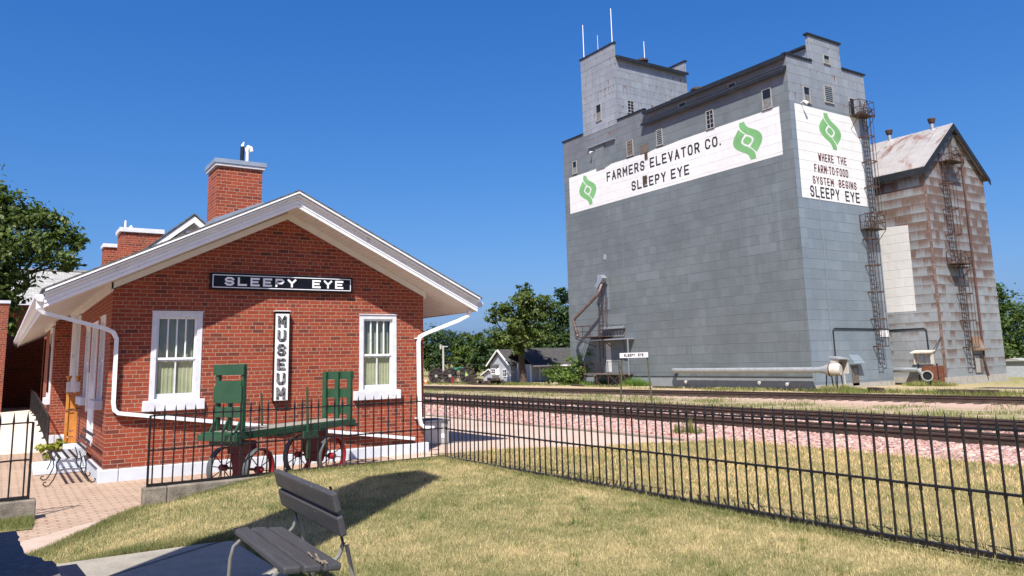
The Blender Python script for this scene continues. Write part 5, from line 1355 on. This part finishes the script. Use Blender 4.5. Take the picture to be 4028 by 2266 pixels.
m = MB(); m.tube([V(XS-1.0,YS+.62,.18), V(XS-1.14,YS+.56,.18)], .275, 16); m.build('fan_mouth', 'black_paint', F2)
m = MB(); m.box(XS-.7,XS-.62,YS+.35,YS+1.5,.95,1.6); m.box(XS-.9,XS-.62,YS+.33,YS+.42,.9,1.62); m.box(XS-.9,XS-.62,YS+1.45,YS+1.52,.9,1.62); cb = m.build('control_box', 'duct_white', F2)
m = MB(); m.prism([V(XS-1.1,YS+.25,1.60),V(XS-1.1,YS+1.62,1.60),V(XS-.5,YS+1.62,1.74),V(XS-.5,YS+.25,1.74)], (0,0,.06)); m.build('control_hood', 'duct_white', cb)
m = MB(); m.box(XS-.78,XS-.7,YS+.5,YS+.75,1.0,1.4); m.box(XS-.77,XS-.7,YS+.9,YS+1.2,1.05,1.5); m.build('switch_box', 'galv', cb)
m = MB()
for dy in (.1, 1.3): m.bar(V(XS-.8,YS+dy,.95),V(XS-.8,YS+dy,ZS-.02),.07)
m.build('stand', 'dark_trim', F2)

# ------------------------------------------------------------------ station name board by the siding
SB = thing('station_sign', 'white station name board reading SLEEPY EYE on two slim posts beside the siding', 'sign', (21, 10.6, -.2))
m = MB(); m.box(20.98, 21.02, 9.72, 11.46, 1.775, 1.985); m.build('board', 'pipe_white', SB)
m = MB(); text(m, 'SLEEPY', 0, 1.825, .115, .098, .022, .027, lambda u, v, d: (20.979-d, 11.17-u, v), depth=.004); text(m, 'EYE', 0, 1.83, .115, .098, .022, .027, lambda u, v, d: (20.979-d, 10.28-u, v), depth=.004); m.build('lettering', 'black_paint', SB)
for y, ty in ((11.62, 11.40), (9.66, 9.80)):
    m = MB(); m.bar((21.05, y, -.25), (21.05, ty, 1.9 if y > 11 else 1.78), .05); m.build('post', 'post_green', SB)
# ------------------------------------------------------------------ trees and shrubs
def crown_mesh(parent, blobs, n, leaf, mat, seed, shell=.55, clump=.16, core=True):
    """leaf-sized faces in clumps spread through the blobs' volume"""
    rn = np.random.default_rng(seed)
    vol = np.array([b[1][0]*b[1][1]*b[1][2] for b in blobs])**(2/3); vol /= vol.sum()
    P, Nn = [], []
    for (c, r), wgt in zip(blobs, vol):
        k = int(n*wgt); nc = max(6, k//34)
        d = rn.normal(size=(nc, 3)); d /= np.linalg.norm(d, axis=1)[:, None]
        rad = shell+(1-shell)*rn.random(nc)**.6; rad = np.where(rn.random(nc) < .2, rn.random(nc)*shell, rad)
        rad *= 1+.14*rn.normal(size=nc)
        cc = np.array(c)+d*rad[:, None]*np.array(r)
        which = rn.integers(0, nc, k); cr = clump*(np.mean(r))*(.6+.9*rn.random(nc))
        off = rn.normal(size=(k, 3))*np.array([1, 1, .62]); p = cc[which]+off*cr[which][:, None]
        P.append(p); nn = d[which]*.8+rn.normal(size=(k, 3))*.55+np.array([0, 0, .5]); Nn.append(nn)
    P = np.concatenate(P); Nn = np.concatenate(Nn); Nn /= np.linalg.norm(Nn, axis=1)[:, None]
    k = len(P); t = np.cross(Nn, rn.normal(size=(k, 3))); t /= np.linalg.norm(t, axis=1)[:, None]; b = np.cross(Nn, t)
    s = leaf*(.6+.8*rn.random(k))[:, None]
    v = np.stack([P-t*s, P-b*s*.55+Nn*s*.15, P+t*s, P+b*s*.55+Nn*s*.15], 1).reshape(-1, 3)
    f = np.arange(4*k).reshape(-1, 4)
    return np_mesh('crown', v, f, mat, rn.random(k), parent)
def tree(name, label, base, trunk_h, tr, blobs, n, leaf, mat, seed, group=None, cat='tree', shell=.55, clump=.16):
    T = thing(name, label, cat, base, group); rn = random.Random(seed); B0 = Vector(base)
    if trunk_h:
        m = MB(); top = B0+V(rn.gauss(0,.2), rn.gauss(0,.2), trunk_h)
        m.tube([B0+V(0,0,-.2), B0+V(0,0,.25), (B0*.5+top*.5)+V(rn.gauss(0,.1),0,0), top], [tr*1.5, tr*1.1, tr*.85, tr*.6], 10)
        for c, r in blobs:
            st = B0+(top-B0)*(.55+.4*rn.random()); c = Vector(c)
            md = st*.5+c*.5+V(rn.gauss(0,.3), rn.gauss(0,.3), -.1*abs(c.z-st.z))
            m.tube([st, md, c], [tr*.45, tr*.26, tr*.08], 6)
        m.build('trunk', 'bark', T, True)
    crown_mesh(T, blobs, n, leaf, mat, seed, shell, clump)
    return T
def bl(x, y, z, r, rz=None, ry=None): return ((x, y, z), (r, ry or r, rz or r))
# big tree left, behind the depot
tree('leafy_tree', 'large leafy green tree rising behind the depot at the left edge of the photo', (-5.5, 29, -.1), 6.0, .35,
     [bl(-4.6,27.5,9.4,2.8,1.6), bl(-2.6,27,9.0,1.7,1.0), bl(-1.2,26.7,8.8,1.2,.8), bl(-2.3,27.2,10.2,.55,.35), bl(-2.6,27.5,11.3,.7,.35), bl(-.1,26.6,8.7,.8,.75), bl(.7,26.4,8.1,.75,.6), bl(1.15,26.3,7.5,.6,.45), bl(-.3,26.4,7.6,1.3,.8), bl(.9,26.3,6.75,.95,.35), bl(-1.7,26.6,7.3,1.8,1.1), bl(-4,27,7.2,2.2,1.5), bl(-3.2,27,5.6,1.8,1.2), bl(-1.6,26.6,6.0,1.1,.8), bl(-1.35,26.3,5.4,.6,.7), bl(-1.55,26.3,4.4,.65,.8), bl(-1.5,26.3,3.5,.6,.6), bl(-2.3,26.6,4.6,1.1,1.0), bl(-4.5,27,4.4,2.0,1.4), bl(-2.0,26.4,3.4,.8,.7)],
     27000, .115, 'leaf_mid', 11, shell=.45, clump=.22)
# tall tree in front of the grey house
tree('oak_tree', 'tall rugged oak tree in front of the small grey house', (40.9, 48.8, -.35), 5.2, .33,
     [bl(40.7,48,8.2,1.15,.9), bl(40.6,47.5,6.9,1.5,1.0), bl(38.9,49,6.6,1.4,.7), bl(38.1,49.5,5.9,1.0,.5), bl(39.6,48,5.4,1.7,.9), bl(41.6,46.8,6.2,1.3,.8), bl(40.0,48,4.3,1.6,.8), bl(38.6,49,3.9,1.2,.8), bl(39.6,47.8,2.9,.9,.6), bl(41.9,46.5,4.3,1.2,.8), bl(40.9,47,7.4,1.5,.7)],
     9500, .15, 'leaf_mid', 12, shell=.62, clump=.16)
tree('background_tree', 'dark tree rising behind the oak against the left edge of the elevator', (56, 62, -.6), 6.0, .4,
     [bl(56.5,62,9.4,1.6,1.2), bl(54.5,63.5,8.0,1.9,1.2), bl(56.5,62,6.8,2.6,1.5), bl(53.8,64,5.6,2.2,1.3), bl(56,61,4.4,2.8,1.4), bl(54,63,2.8,2.4,1.4), bl(52.0,65,7.3,1.1,.8)], 8500, .2, 'leaf_dark', 13, 'background trees beyond the tracks')
labs = ['leftmost dark rounded tree of the far tree line, next to the depot corner', 'broad dark tree of the far tree line behind the utility pole', 'bushy tree of the far tree line behind the cable reels', 'tree of the far tree line just left of the grey house roof', 'low dark tree of the far tree line behind the grey house gable']
for i, (x, y, s) in enumerate(((56, 106, 1.0), (60.5, 103, 1.08), (64, 98, .92), (62.5, 88, .95), (64, 80, .98))):
    tree('background_tree', labs[i], (x, y, -.6), 3.0*s, .3,
         [bl(x,y,5.6*s,2.5*s,1.9*s), bl(x-1.8*s,y+1,4.2*s,2.2*s,1.6*s), bl(x+1.9*s,y-1,4.5*s,2.3*s,1.7*s), bl(x-.3,y-.6,3.2*s,2.8*s,1.8*s), bl(x+2.5*s,y-1.6,2.2*s,2.0*s,1.6*s), bl(x-2.4*s,y+1.5,2.0*s,2.0*s,1.6*s), bl(x-.4,y-.8,1.4*s,2.6*s,1.4*s)],
         7500, .22, 'leaf_dark' if i % 2 else 'leaf_mid', 20+i, 'background trees beyond the tracks')
tree('large_shrub', 'big rounded light green shrub between the house and the elevator', (38.6, 37.6, -.35), 0, .1,
     [bl(38.3,38.6,.75,1.15,1.0), bl(39.0,37.6,1.0,1.2,1.1), bl(39.9,36.6,1.3,1.0,1.3), bl(37.6,39.3,.35,.9,.7), bl(38.6,38.2,.2,1.3,.6), bl(40.2,36.3,2.2,.6,.7)], 4200, .11, 'leaf_bright', 31, cat='shrub')

for i, (x, y, s, lb) in enumerate(((67.5, 22.0, 1.0, 'tall dense green tree beyond the rusty storage elevator'), (75.5, 22.5, .92, 'green tree at the right edge of the photo beyond the storage elevator'))):
    tree('background_tree', lb, (x, y, -.7), 4.0*s, .4,
         [bl(x,y,7.3*s,2.2*s,1.6*s), bl(x-1.3,y+1,5.8*s,2.2*s,1.5*s), bl(x+1.6,y-1,6.0*s,2.4*s,1.6*s), bl(x,y-.6,4.3*s,3.0*s,1.6*s), bl(x-1.6,y+1.2,3.0*s,2.2*s,1.5*s), bl(x+2.0,y-1.6,2.8*s,2.4*s,1.5*s), bl(x,y-.8,1.6*s,2.8*s,1.4*s)], 9500, .18, 'leaf_b3', 40+i, 'background trees beyond the tracks')
# planter and small plants
PL = thing('potted_plant', 'yellow-green leafy plant in a low pot beside the depot door steps', 'plant', (-.50, 4.0, 0))
m = MB(); m.tube([(-.50,4.0,0),(-.50,4.0,.16)], [.16,.20], 14); m.build('pot', 'concrete_base', PL)
crown_mesh(PL, [bl(-.50,4.0,.27,.26,.14), bl(-.55,3.75,.2,.18,.1)], 700, .05, 'leaf_yellow', 50)
FB = thing('flower_pot', 'pot of dark leaves and red flowers at the far end of the ramp handrail', 'plant', (-.12, 15.2, .3))
m = MB(); m.tube([(-.12,15.2,.0),(-.12,15.2,.55)], [.14,.2], 12); m.build('pot', 'old_wood', FB)
crown_mesh(FB, [bl(-.12,15.2,.72,.24,.16)], 260, .05, 'leaf_dark', 51)
m = MB(); rn_ = random.Random(3)
for k in range(14):
    c = V(-.12+rn_.gauss(0,.12), 15.15+rn_.gauss(0,.12), .84+rn_.gauss(0,.05)); m.obox(c, (V(1,0,0),V(0,1,0),V(0,0,1)), (.03,.03,.025))
m.build('flowers', 'flower_red', FB)

# ------------------------------------------------------------------ grass
def blades(name, X, Y, Z, hgt, wid, seed, mat, label, lean=.5):
    rn = np.random.default_rng(seed); n = len(X)
    a = rn.uniform(0, 2*PI, n); la = rn.uniform(0, 2*PI, n); ll = np.abs(rn.normal(0, lean, n))*hgt
    h = hgt*np.sqrt(np.clip(1-(ll/np.maximum(hgt, 1e-6))**2*.3, .3, 1))
    dx, dy = np.cos(a)*wid/2, np.sin(a)*wid/2
    base = np.stack([X, Y, Z], 1)
    v = np.stack([base+np.stack([-dx, -dy, np.zeros(n)], 1), base+np.stack([dx, dy, np.zeros(n)], 1), base+np.stack([np.cos(la)*ll, np.sin(la)*ll, h], 1)], 1).reshape(-1, 3)
    o = np_mesh(name, v, np.arange(3*n).reshape(-1, 3), mat, rn.random(n))
    return tag(o, label, 'grass', None, 'stuff')
rn = np.random.default_rng(77)
def patchy(x, y, s, seed):
    """cheap smooth noise for clumping"""
    r = np.random.default_rng(seed); f = np.zeros_like(x)
    for k in range(7):
        a = r.uniform(0, 6.28); q = s*(.6+r.random()*1.6); f += np.sin((x*np.cos(a)+y*np.sin(a))*q+r.uniform(0, 6.28))
    return f/7
n = 330000
d = 3.2+rn.random(n)**.72*10.5; az = rn.uniform(-.03, 1.22, n)
x = -1.519+d*np.sin(az); y = -14.628+d*np.cos(az)
ex = .15+(y+3.0)*.6135+.05*np.sin(y*2.3)+rn.normal(0, .035, n)
slab = (y < -7.10) & (x < .30+rn.normal(0, .02, n)) | ((y < -8.7) & (x < .40))
ok = (x > ex) & (x < 4.62) & (y < -3.035) & (~slab)
x, y, d = x[ok], y[ok], d[ok]
near = np.minimum(np.abs(x-4.6), np.abs(y+3.03)) < .10
hh = (.022+.020*rn.random(len(x)))*(1+.25*patchy(x, y, 5, 1))+np.where(near & (rn.random(len(x)) < .35), .05*rn.random(len(x)), 0)
blades('lawn_grass', x, y, lawn_z(x, y), hh, .0030+.00035*d, 5, 'grass_blade', 'dry tan and green mown grass of the lawn inside the fence', .75)
# greener, taller fringe where the mower misses: along the path, the slab and the kerbs
n = 60000
tt = rn.random(n); yy = -3.05-tt*5.2; off = np.abs(rn.normal(0, .17, n)); X1 = .15+(yy+3.0)*.6135+.05*np.sin(yy*2.3)+off
X2 = rn.uniform(-1.6, .6, n); Y2 = -7.085+np.abs(rn.normal(0, .16, n)); X3 = .36+np.abs(rn.normal(0, .12, n)); Y3 = rn.uniform(-11.5, -7.1, n); X4 = rn.uniform(.6, 4.6, n); Y4 = -3.035-np.abs(rn.normal(0, .07, n)); X5 = 4.58-np.abs(rn.normal(0, .07, n)); Y5 = rn.uniform(-12, -3.1, n)
fx_ = np.concatenate([X1[:13000], X2[:12000], X3[:9000], X4[:5000], X5[:8000]]); fy_ = np.concatenate([yy[:13000], Y2[:12000], Y3[:9000], Y4[:5000], Y5[:8000]])
ok = (fx_ > .15+(fy_+3.0)*.6135+.05*np.sin(fy_*2.3)-.02) & (fx_ < 4.64); fx_, fy_ = fx_[ok], fy_[ok]
blades('lawn_grass', fx_, fy_, lawn_z(fx_, fy_), (.03+.035*rn.random(len(fx_)))*(1+.3*patchy(fx_, fy_, 6, 9)), .0055+0*fx_, 15, 'fringe_blade', 'greener taller grass fringe along the path, the slab and the kerbs', .6)
# scattered longer green tufts in the mown grass
tc = 130; d = 3.6+rn.random(tc)**.8*9; az = rn.uniform(-.02, 1.15, tc); k_ = 34
cx_, cy__ = np.repeat(-1.519+d*np.sin(az), k_)+rn.normal(0, .035, tc*k_), np.repeat(-14.628+d*np.cos(az), k_)+rn.normal(0, .035, tc*k_)
ok = (cx_ > .45+(cy__+3.0)*.6135) & (cx_ < 4.6) & (cy__ < -3.05) & ~((cy__ < -7.0) & (cx_ < .45)); cx_, cy__ = cx_[ok], cy__[ok]
blades('lawn_grass', cx_, cy__, lawn_z(cx_, cy__), .045+.05*rn.random(len(cx_)), .0045+0*cx_, 16, 'tuft_blade', 'scattered longer green tufts in the mown lawn', .55)
n = 190000
d = 6+rn.random(n)**.8*24; az = rn.uniform(.28, 1.25, n)
x = -1.519+d*np.sin(az); y = -14.628+d*np.cos(az)
ok = (x > 4.82) & (x < 12.25+.18*np.sin(y*1.7)+rn.normal(0, .12, n)) & (y < -2.2+.12*np.sin(x*2.1)+rn.normal(0, .05, n)); x, y, d = x[ok], y[ok], d[ok]
greenish = (x > 10.6) | (x < 5.3)
blades('verge_grass', x, y, outer_z(x), (.035+.03*rn.random(len(x)))*(1+.9*(x > 11.3)*rn.random(len(x))), .004+.0004*d, 6, 'grass_outer', 'dry grass verge between the long fence and the ballast', .6)
n = 9000
x = rn.uniform(-3, -1.06, n); y = -3.05-np.abs(rn.normal(0, .28, n))
blades('lawn_grass', x, y, np.full(n, .008), .04+.05*rn.random(n), .006+0*x, 8, 'weed_blade', 'tuft of green grass below the mossy kerb at the left edge', .5)
# weeds and green strips between the tracks, tall grass at the foot of the elevators
def weeds(x0, x1, y0, y1, n, h, seed, thr, sc, mat='weed_blade', wid=.02, label='green weeds growing in strips between the railway tracks', ymax=1.3):
    r = np.random.default_rng(seed); x = r.uniform(x0, x1, n); y = y0+(y1-y0)*r.random(n)**ymax
    f = patchy(x, y, sc, seed+1)+r.normal(0, .12, n); k = f > thr; x, y = x[k], y[k]
    z = np.array([ground_z(q) for q in np.round(x, 1)]) if len(x) < 60000 else np.full(len(x), -.2)
    blades('weeds', x, y, z-.01, h*(.4+r.random(len(x))), wid*(.6+.8*r.random(len(x))), seed+2, mat, label, .45)

weeds(19.4, 26.3, -8, 60, 42000, .13, 60, -.02, 1.1, 'weed_green', .024)
weeds(15.0, 18.4, -8, 40, 9000, .13, 63, .12, 1.6, 'weed_green', .02, 'small weeds growing between the rails of the second track')
weeds(25.5, 28.6, -8, 50, 6000, .12, 66, .22, 1.4, 'weed_blade', .022, 'sparse dry weeds on the pink gravel')
weeds(32.2, 39.0, -25, 14, 22000, .22, 70, .0, .6, 'weed_green', .04, 'patchy green weeds in the yard before the elevators')
weeds(32.5, 39.1, 14, 34, 6000, .2, 73, .18, .7, 'weed_blade', .04, 'dry weeds along the elevator foot')
weeds(31.6, 38.5, 36, 75, 12000, .22, 76, -.02, .5, 'weed_green', .05, 'green weeds around the tie pile and the house')
def clump(x, y, r, n, h, seed, mat, lab, wid=.035):
    q = np.random.default_rng(seed); a = q.uniform(0, 6.28, n); rr = r*np.sqrt(q.random(n)); X, Y = x+np.cos(a)*rr, y+np.sin(a)*rr*1.4
    blades('tall_weeds', X, Y, np.full(n, ground_z(x)-.02), h*(.5+.7*q.random(n))*(1.1-.6*rr/r), wid+0*X, seed, mat, lab, .4)

clump(38.6, YE+15.0, .9, 1500, .75, 80, 'weed_bright', 'bushy bright green weeds at the foot of the elevator beside the station board')
clump(38.7, YE+19.5, 1.1, 1500, .5, 81, 'weed_bright', 'tall green weeds under the loading platform')
clump(38.6, YE+22.5, 1.1, 1500, .42, 82, 'weed_bright', 'green weeds at the far corner of the elevator')
clump(38.8, YE-2.0, .9, 900, .4, 83, 'weed_blade', 'yellow-green weeds below the white fan housing')
clump(47.6, YS+.4, 1.2, 1200, .45, 84, 'weed_blade', 'dry yellow weeds in front of the rust-red fan cabinet')
clump(12.3, -.9, .28, 420, .42, 85, 'weed_green', 'dark green weed clump at the corner of the platform', .018)
clump(5.4, -.4, .5, 200, .22, 86, 'weed_green', 'thin weeds by the right corner of the depot', .010)
clump(4.5, -2.75, .30, 260, .16, 87, 'weed_blade', 'grass tufts growing through the kerb at the fence corner', .007)
clump(2.55, -.35, .14, 90, .26, 88, 'weed_green', 'single green weed behind the cart wheels', .014)

# ------------------------------------------------------------------ across the tracks
# timber: loose ties along the siding and the tie pile
def timber(loc, rot, size, label, group, tilt=0):
    m = MB(); m.box(-size[0]/2, size[0]/2, -size[1]/2, size[1]/2, 0, size[2]); o = m.build('railway_tie', 'tie_wood', None, bevel=.015)
    o.location = loc; o.rotation_euler = (0, tilt, rot); return tag(o, label, 'railway tie', group)
rr = random.Random(9)
pile = 'stacked old ties in the pile beyond the siding'
for k in range(22):
    lay = k//8; i = k % 8
    timber((33.2+i*.30+lay*.3+rr.gauss(0,.08), 45.0-i*.12+rr.gauss(0,.5), -.32+lay*.21), R(72)+rr.gauss(0,.10), (2.5, .24, .20), 'weathered dark railway tie in the heaped pile by the far siding', pile, rr.gauss(0,.03))
lone = [((36.5,4.9,-.30), R(97), (2.6,.24,.22), 'long dark railway tie lying by the siding at the far right'), ((36.0,9.2,-.31), R(60), (1.2,.3,.28), 'short broken railway tie tilted up in the weeds'), ((36.6,15.6,-.31), R(80), (2.4,.2,.12), 'flat weathered railway tie near the flood lamps'),
        ((36.3,18.5,-.32), R(95), (2.5,.2,.12), 'grey railway tie lying in the dry grass before the duct'), ((36.5,21.8,-.31), R(88), (2.5,.2,.12), 'railway tie lying below the middle of the duct'), ((36.4,24.6,-.32), R(93), (2.6,.22,.14), 'railway tie lying near the station name board'),
        ((36.0,12.6,-.31), R(92), (2.2,.2,.14), 'railway tie half buried in gravel beyond the siding'), ((36.5,31.0,-.3), R(85), (2.4,.2,.12), 'pale split railway tie near the loading platform'), ((36.2,34.2,-.3), R(78), (2.2,.2,.12), 'pale railway tie beside the big shrub'), ((34.4,47.5,.32), R(10), (1.1,.3,.22), 'short tie lying across the top of the pile')]
for l, r0, s, lb in lone: timber(l, r0, s, lb, 'loose railway ties along the siding')
m = MB(); m.bar((35.6,13.6,-.35),(35.7,13.45,.18),.07); tag(m.build('wooden_stake', 'tie_wood'), 'short leaning wooden stake in the gravel by the siding', 'stake')
# cable reels
def reel(c, r, label):
    T = thing('cable_reel', label, 'cable reel', (c[0], c[1], c[2]-r), 'large cable reels in a row')
    ax = V(.50, .866, 0).normalized(); c = Vector(c)
    a = ax.cross(V(0,0,1)).normalized(); b = ax.cross(a)
    for s in (-1, 1):
        m = MB(); cc = c+ax*(s*.45); m.ring(cc, ax, r*.93, r, .05, 32); f_ = m.build('flange', 'rusty_iron', T)
        m = MB()
        for k in range(8):
            t = 2*PI*k/8+.3; m.bar(cc+(math.cos(t)*a+math.sin(t)*b)*.1, cc+(math.cos(t)*a+math.sin(t)*b)*r*.95, .05, .05)
        m.build('spokes', 'rusty_iron', f_)
    m = MB()
    for k in range(9): m.ring(c, ax, r*(.25+.07*k), r*(.25+.07*k+.055), .8-.02*k, 28)
    m.build('cable', 'cable_black', T)
    m = MB(); m.tube([c-ax*.5, c+ax*.5], .14, 12); m.build('hub', 'duct', T)

reel((35.5, 56.5, .45), .80, 'leftmost black cable reel, right behind the orange cone'); reel((36.1, 54.7, .46), .82, 'middle black cable reel with rusty spokes'); reel((36.7, 52.4, .48), .84, 'right-hand cable reel with a lime tag and teal cover')
m = MB(); m.prism([(36.1,53.6,1.0),(36.1,52.9,1.22),(36.1,53.2,1.26),(36.1,53.95,1.24)], (.7,0,0)); tag(m.build('tarpaulin', 'teal_tarp'), 'teal tarpaulin draped between two cable reels', 'tarpaulin')
m = MB(); m.prism([(36.15,51.75,.45),(36.15,51.45,.5),(36.15,51.62,.85)], (.02,0,0)); tag(m.build('marker_tag', 'lime'), 'bright lime marker tag on the right-hand cable reel', 'tag')
CN = thing('traffic_cone', 'orange traffic cone standing in front of the cable reels', 'cone', (32.2, 52.3, -.25))
m = MB(); m.tube([(32.2,52.3,-.23),(32.2,52.3,.42)], [.17,.03], 14); m.build('cone_body', 'orange', CN, True)
m = MB(); m.box(31.98,32.42,52.08,52.52,-.26,-.225); m.build('cone_base', 'orange', CN)
m = MB(); m.tube([(32.2,52.3,.05),(32.2,52.3,.18)], [.115,.086], 14); m.build('cone_band', 'pipe_white', CN)
HY = thing('fire_hydrant', 'red fire hydrant standing before the right-hand cable reel', 'hydrant', (35.2, 52.6, -.3))
m = MB(); m.tube([(35.2,52.6,-.3),(35.2,52.6,.2),(35.2,52.6,.28),(35.2,52.6,.36)], [.09,.09,.10,.02], 10); m.tube([(35.05,52.6,.1),(35.35,52.6,.1)], .05, 8); m.build('hydrant_body', 'red_paint', HY, True)
UP = thing('utility_pole', 'grey utility pole with a crossbar behind the cable reels', 'pole', (38.5, 60.6, -.3))
m = MB(); m.tube([(38.5,60.6,-.3),(38.5,60.6,3.55)], [.13,.10], 10); m.build('pole', 'pole_grey', UP, True)
m = MB(); m.bar((38.2,60.9,3.45),(38.85,60.2,3.45),.08); m.tube([(38.3,60.8,3.2),(38.3,60.8,3.7)], .1, 8); m.build('crossbar', 'pole_grey', UP)
m = MB(); pts = [V(38.5,60.6,1.95)*(1-t)+V(43.2,57.8,1.55)*t+V(0,0,-.25*4*t*(1-t)) for t in np.linspace(0,1,10)]; m.tube(pts, .018, 5); m.build('service_wire', 'dark_trim', UP)
# grey house
HX, HY_ = 43.0, 52.2
HS = thing('grey_house', 'small grey clapboard house with white trim and dark roof behind the oak', 'house', (44.5, 53.5, -.35))
gx0, gy0, gy1, zb, ze, zp = 42.2, 53.1, 57.0, -.35, 1.45, 2.85
ym = (gy0+gy1)/2
m = MB(); m.prism([(gx0,gy0,zb),(gx0,gy1,zb),(gx0,gy1,ze),(gx0,ym,zp),(gx0,gy0,ze)], (6,0,0)); m.build('wall', 'house_siding', HS)
m = MB(); m.box(42.9, 53.5, 50.4, 53.05, zb, 1.38); m.build('wall', 'house_siding', HS)
m = MB()
for y1 in (gy0-.3, gy1+.3): m.prism([(gx0-.3,ym,zp+.02),(gx0-.3,y1,ze-.21),(gx0-.3,y1,ze-.11),(gx0-.3,ym,zp+.13)], (6.4,0,0))
m.build('roof', 'shingle_house', HS)
m = MB(); m.prism([(42.45,49.3,1.18),(42.45,49.3,1.30),(42.45,52.3,3.0),(42.45,54.6,1.9),(42.45,54.6,1.7),(42.45,52.3,2.86)], (11.4,0,0)); m.build('roof', 'shingle_house', HS)
m = MB(); m.prism([(47.6,49.6,1.42),(50.0,49.6,3.0),(52.4,49.6,1.42),(52.4,49.6,1.30),(50.0,49.6,2.88),(47.6,49.6,1.30)], (0,4,0)); m.poly([(47.7,49.75,1.35),(52.3,49.75,1.35),(50.0,49.75,2.88)]); m.build('roof', 'shingle_house', HS)
m = MB()
for x1 in (47.6, 52.4): m.bar((50.0,49.55,2.97),(x1,49.55,1.36),.06,.13)
for y1 in (gy0-.32, gy1+.32): m.bar((gx0-.32,ym,zp+.06),(gx0-.32,y1,ze-.18),.10,.14)
m.box(42.42,53.8,49.22,49.30,1.13,1.27); m.box(gx0-.02,gx0+.06,gy0-.02,gy0+.12,zb,ze-.2); m.box(42.84,42.98,50.34,50.48,zb,1.3)
m.build_each('trim', 'pipe_white', HS)
m = MB()
for x in (43.3, 45.2, 47.2): m.box(x, x+.1, 49.45, 49.55, zb, 1.15)
m.build_each('porch_post', 'house_siding_plain', HS)
m = MB(); m.box(44.9,46.3,50.34,50.398,.12,1.0); w_ = m.build('window', 'pipe_white', HS)
m = MB(); m.box(45.02,46.18,50.325,50.339,.22,.92); m.build('pane', 'glass_dark', w_)
def hwin(y0, y1, z0, z1, x, bay=False):
    m = MB(); m.box(x-.05, x-.002, y0, y1, z0, z1); w_ = m.build('window', 'pipe_white', HS)
    m = MB(); ym_ = (y0+y1)/2
    for a, b in ((y0+.07, ym_-.03), (ym_+.03, y1-.07)):
        for c, d in ((z0+.08, (z0+z1)/2-.03), ((z0+z1)/2+.03, z1-.08)): m.box(x-.06, x-.051, a, b, c, d)
    m.build('pane', 'glass_dark', w_)
m = MB(); m.box(gx0-.35, gx0-.01, 55.2, 56.3, .35, 1.05); bw = m.build('bay', 'pipe_white', HS)
m = MB(); m.prism([(gx0-.42,55.1,1.06),(gx0-.42,56.4,1.06),(gx0-.0,56.2,1.42),(gx0-.0,55.3,1.42)], (.02,0,.03)); m.build('bay_roof', 'shingle_house', bw)
hwin(55.3, 56.2, .48, 1.02, gx0-.352); hwin(53.75, 54.45, .15, .95, gx0)
GR = thing('small_garage', 'small grey garage with a white gable edge left of the house', 'garage', (44, 60.3, -.35))
m = MB(); m.prism([(43.4,57.6,-.4),(43.4,60.4,-.4),(43.4,60.4,.35),(43.4,59,.85),(43.4,57.6,.35)], (3,0,0)); m.build('wall', 'house_siding', GR)
m = MB(); m.prism([(43.2,57.3,.22),(43.2,59,.90),(43.2,60.7,.22),(43.2,60.7,.30),(43.2,59,.98),(43.2,57.3,.30)], (3.4,0,0)); m.build('roof', 'shingle_house', GR)
m = MB(); m.bar((43.17,59,.92),(43.17,60.7,.24),.05,.09); m.bar((43.17,59,.92),(43.17,57.3,.24),.05,.09); m.build_each('trim', 'pipe_white', GR)
# shed and debris at the far right beside the trees
SH = thing('white_shed', 'small pale shed in the shade under the right-hand trees', 'shed', (66, 15.8, -.6))
m = MB(); m.box(65.2, 66.6, 15.0, 16.9, -.7, .75); m.build('wall', 'house_siding_plain', SH)
m = MB(); m.prism([(65.0,14.8,.76),(65.0,17.1,.76),(65.0,15.95,1.0)], (1.8,0,0)); m.build('roof', 'shingle_grey', SH)
# house behind the depot: grey shingle roof under the tree
NB = thing('neighbour_house', 'grey shingled house roof partly hidden by the big tree behind the depot', 'house', (-1, 38, 0))
m = MB(); m.prism([(-6,36.2,0),(-6,41.8,0),(-6,41.8,6.0),(-6,39,7.6),(-6,36.2,6.0)], (9.0,0,0)); m.build('wall', 'brick_wing', NB)
m = MB(); m.prism([(-6.3,39,7.62),(-6.3,35.4,5.55),(-6.3,35.4,5.67),(-6.3,39,7.76)], (9.6,0,0)); m.prism([(-6.3,39,7.62),(-6.3,42.6,5.55),(-6.3,42.6,5.67),(-6.3,39,7.76)], (9.6,0,0)); m.build('roof', 'shingle_grey', NB)
m = MB(); m.box(-6.3,3.3,38.85,39.15,7.74,7.83); m.build('ridge', 'shingle_grey', NB)
m = MB(); m.box(-6.3,3.3,35.3,35.42,5.42,5.6); m.build('gutter', 'worn_white', NB)
# daytime moon: a pale disc of the sunlit side
def moon():
    g = NG('moon_glow'); t = g.n('BsdfTransparent'); e = g.n('Emission', {'Color': (.55, .66, .8, 1), 'Strength': .075})
    a = g.n('AddShader', {0: t.outputs[0], 1: e.outputs[0]}); g.t.links.new(a.outputs[0], g.out.inputs[0])
moon()

# ------------------------------------------------------------------ bookkeeping
for o in SC.objects:
    if '_o' in o: del o['_o']
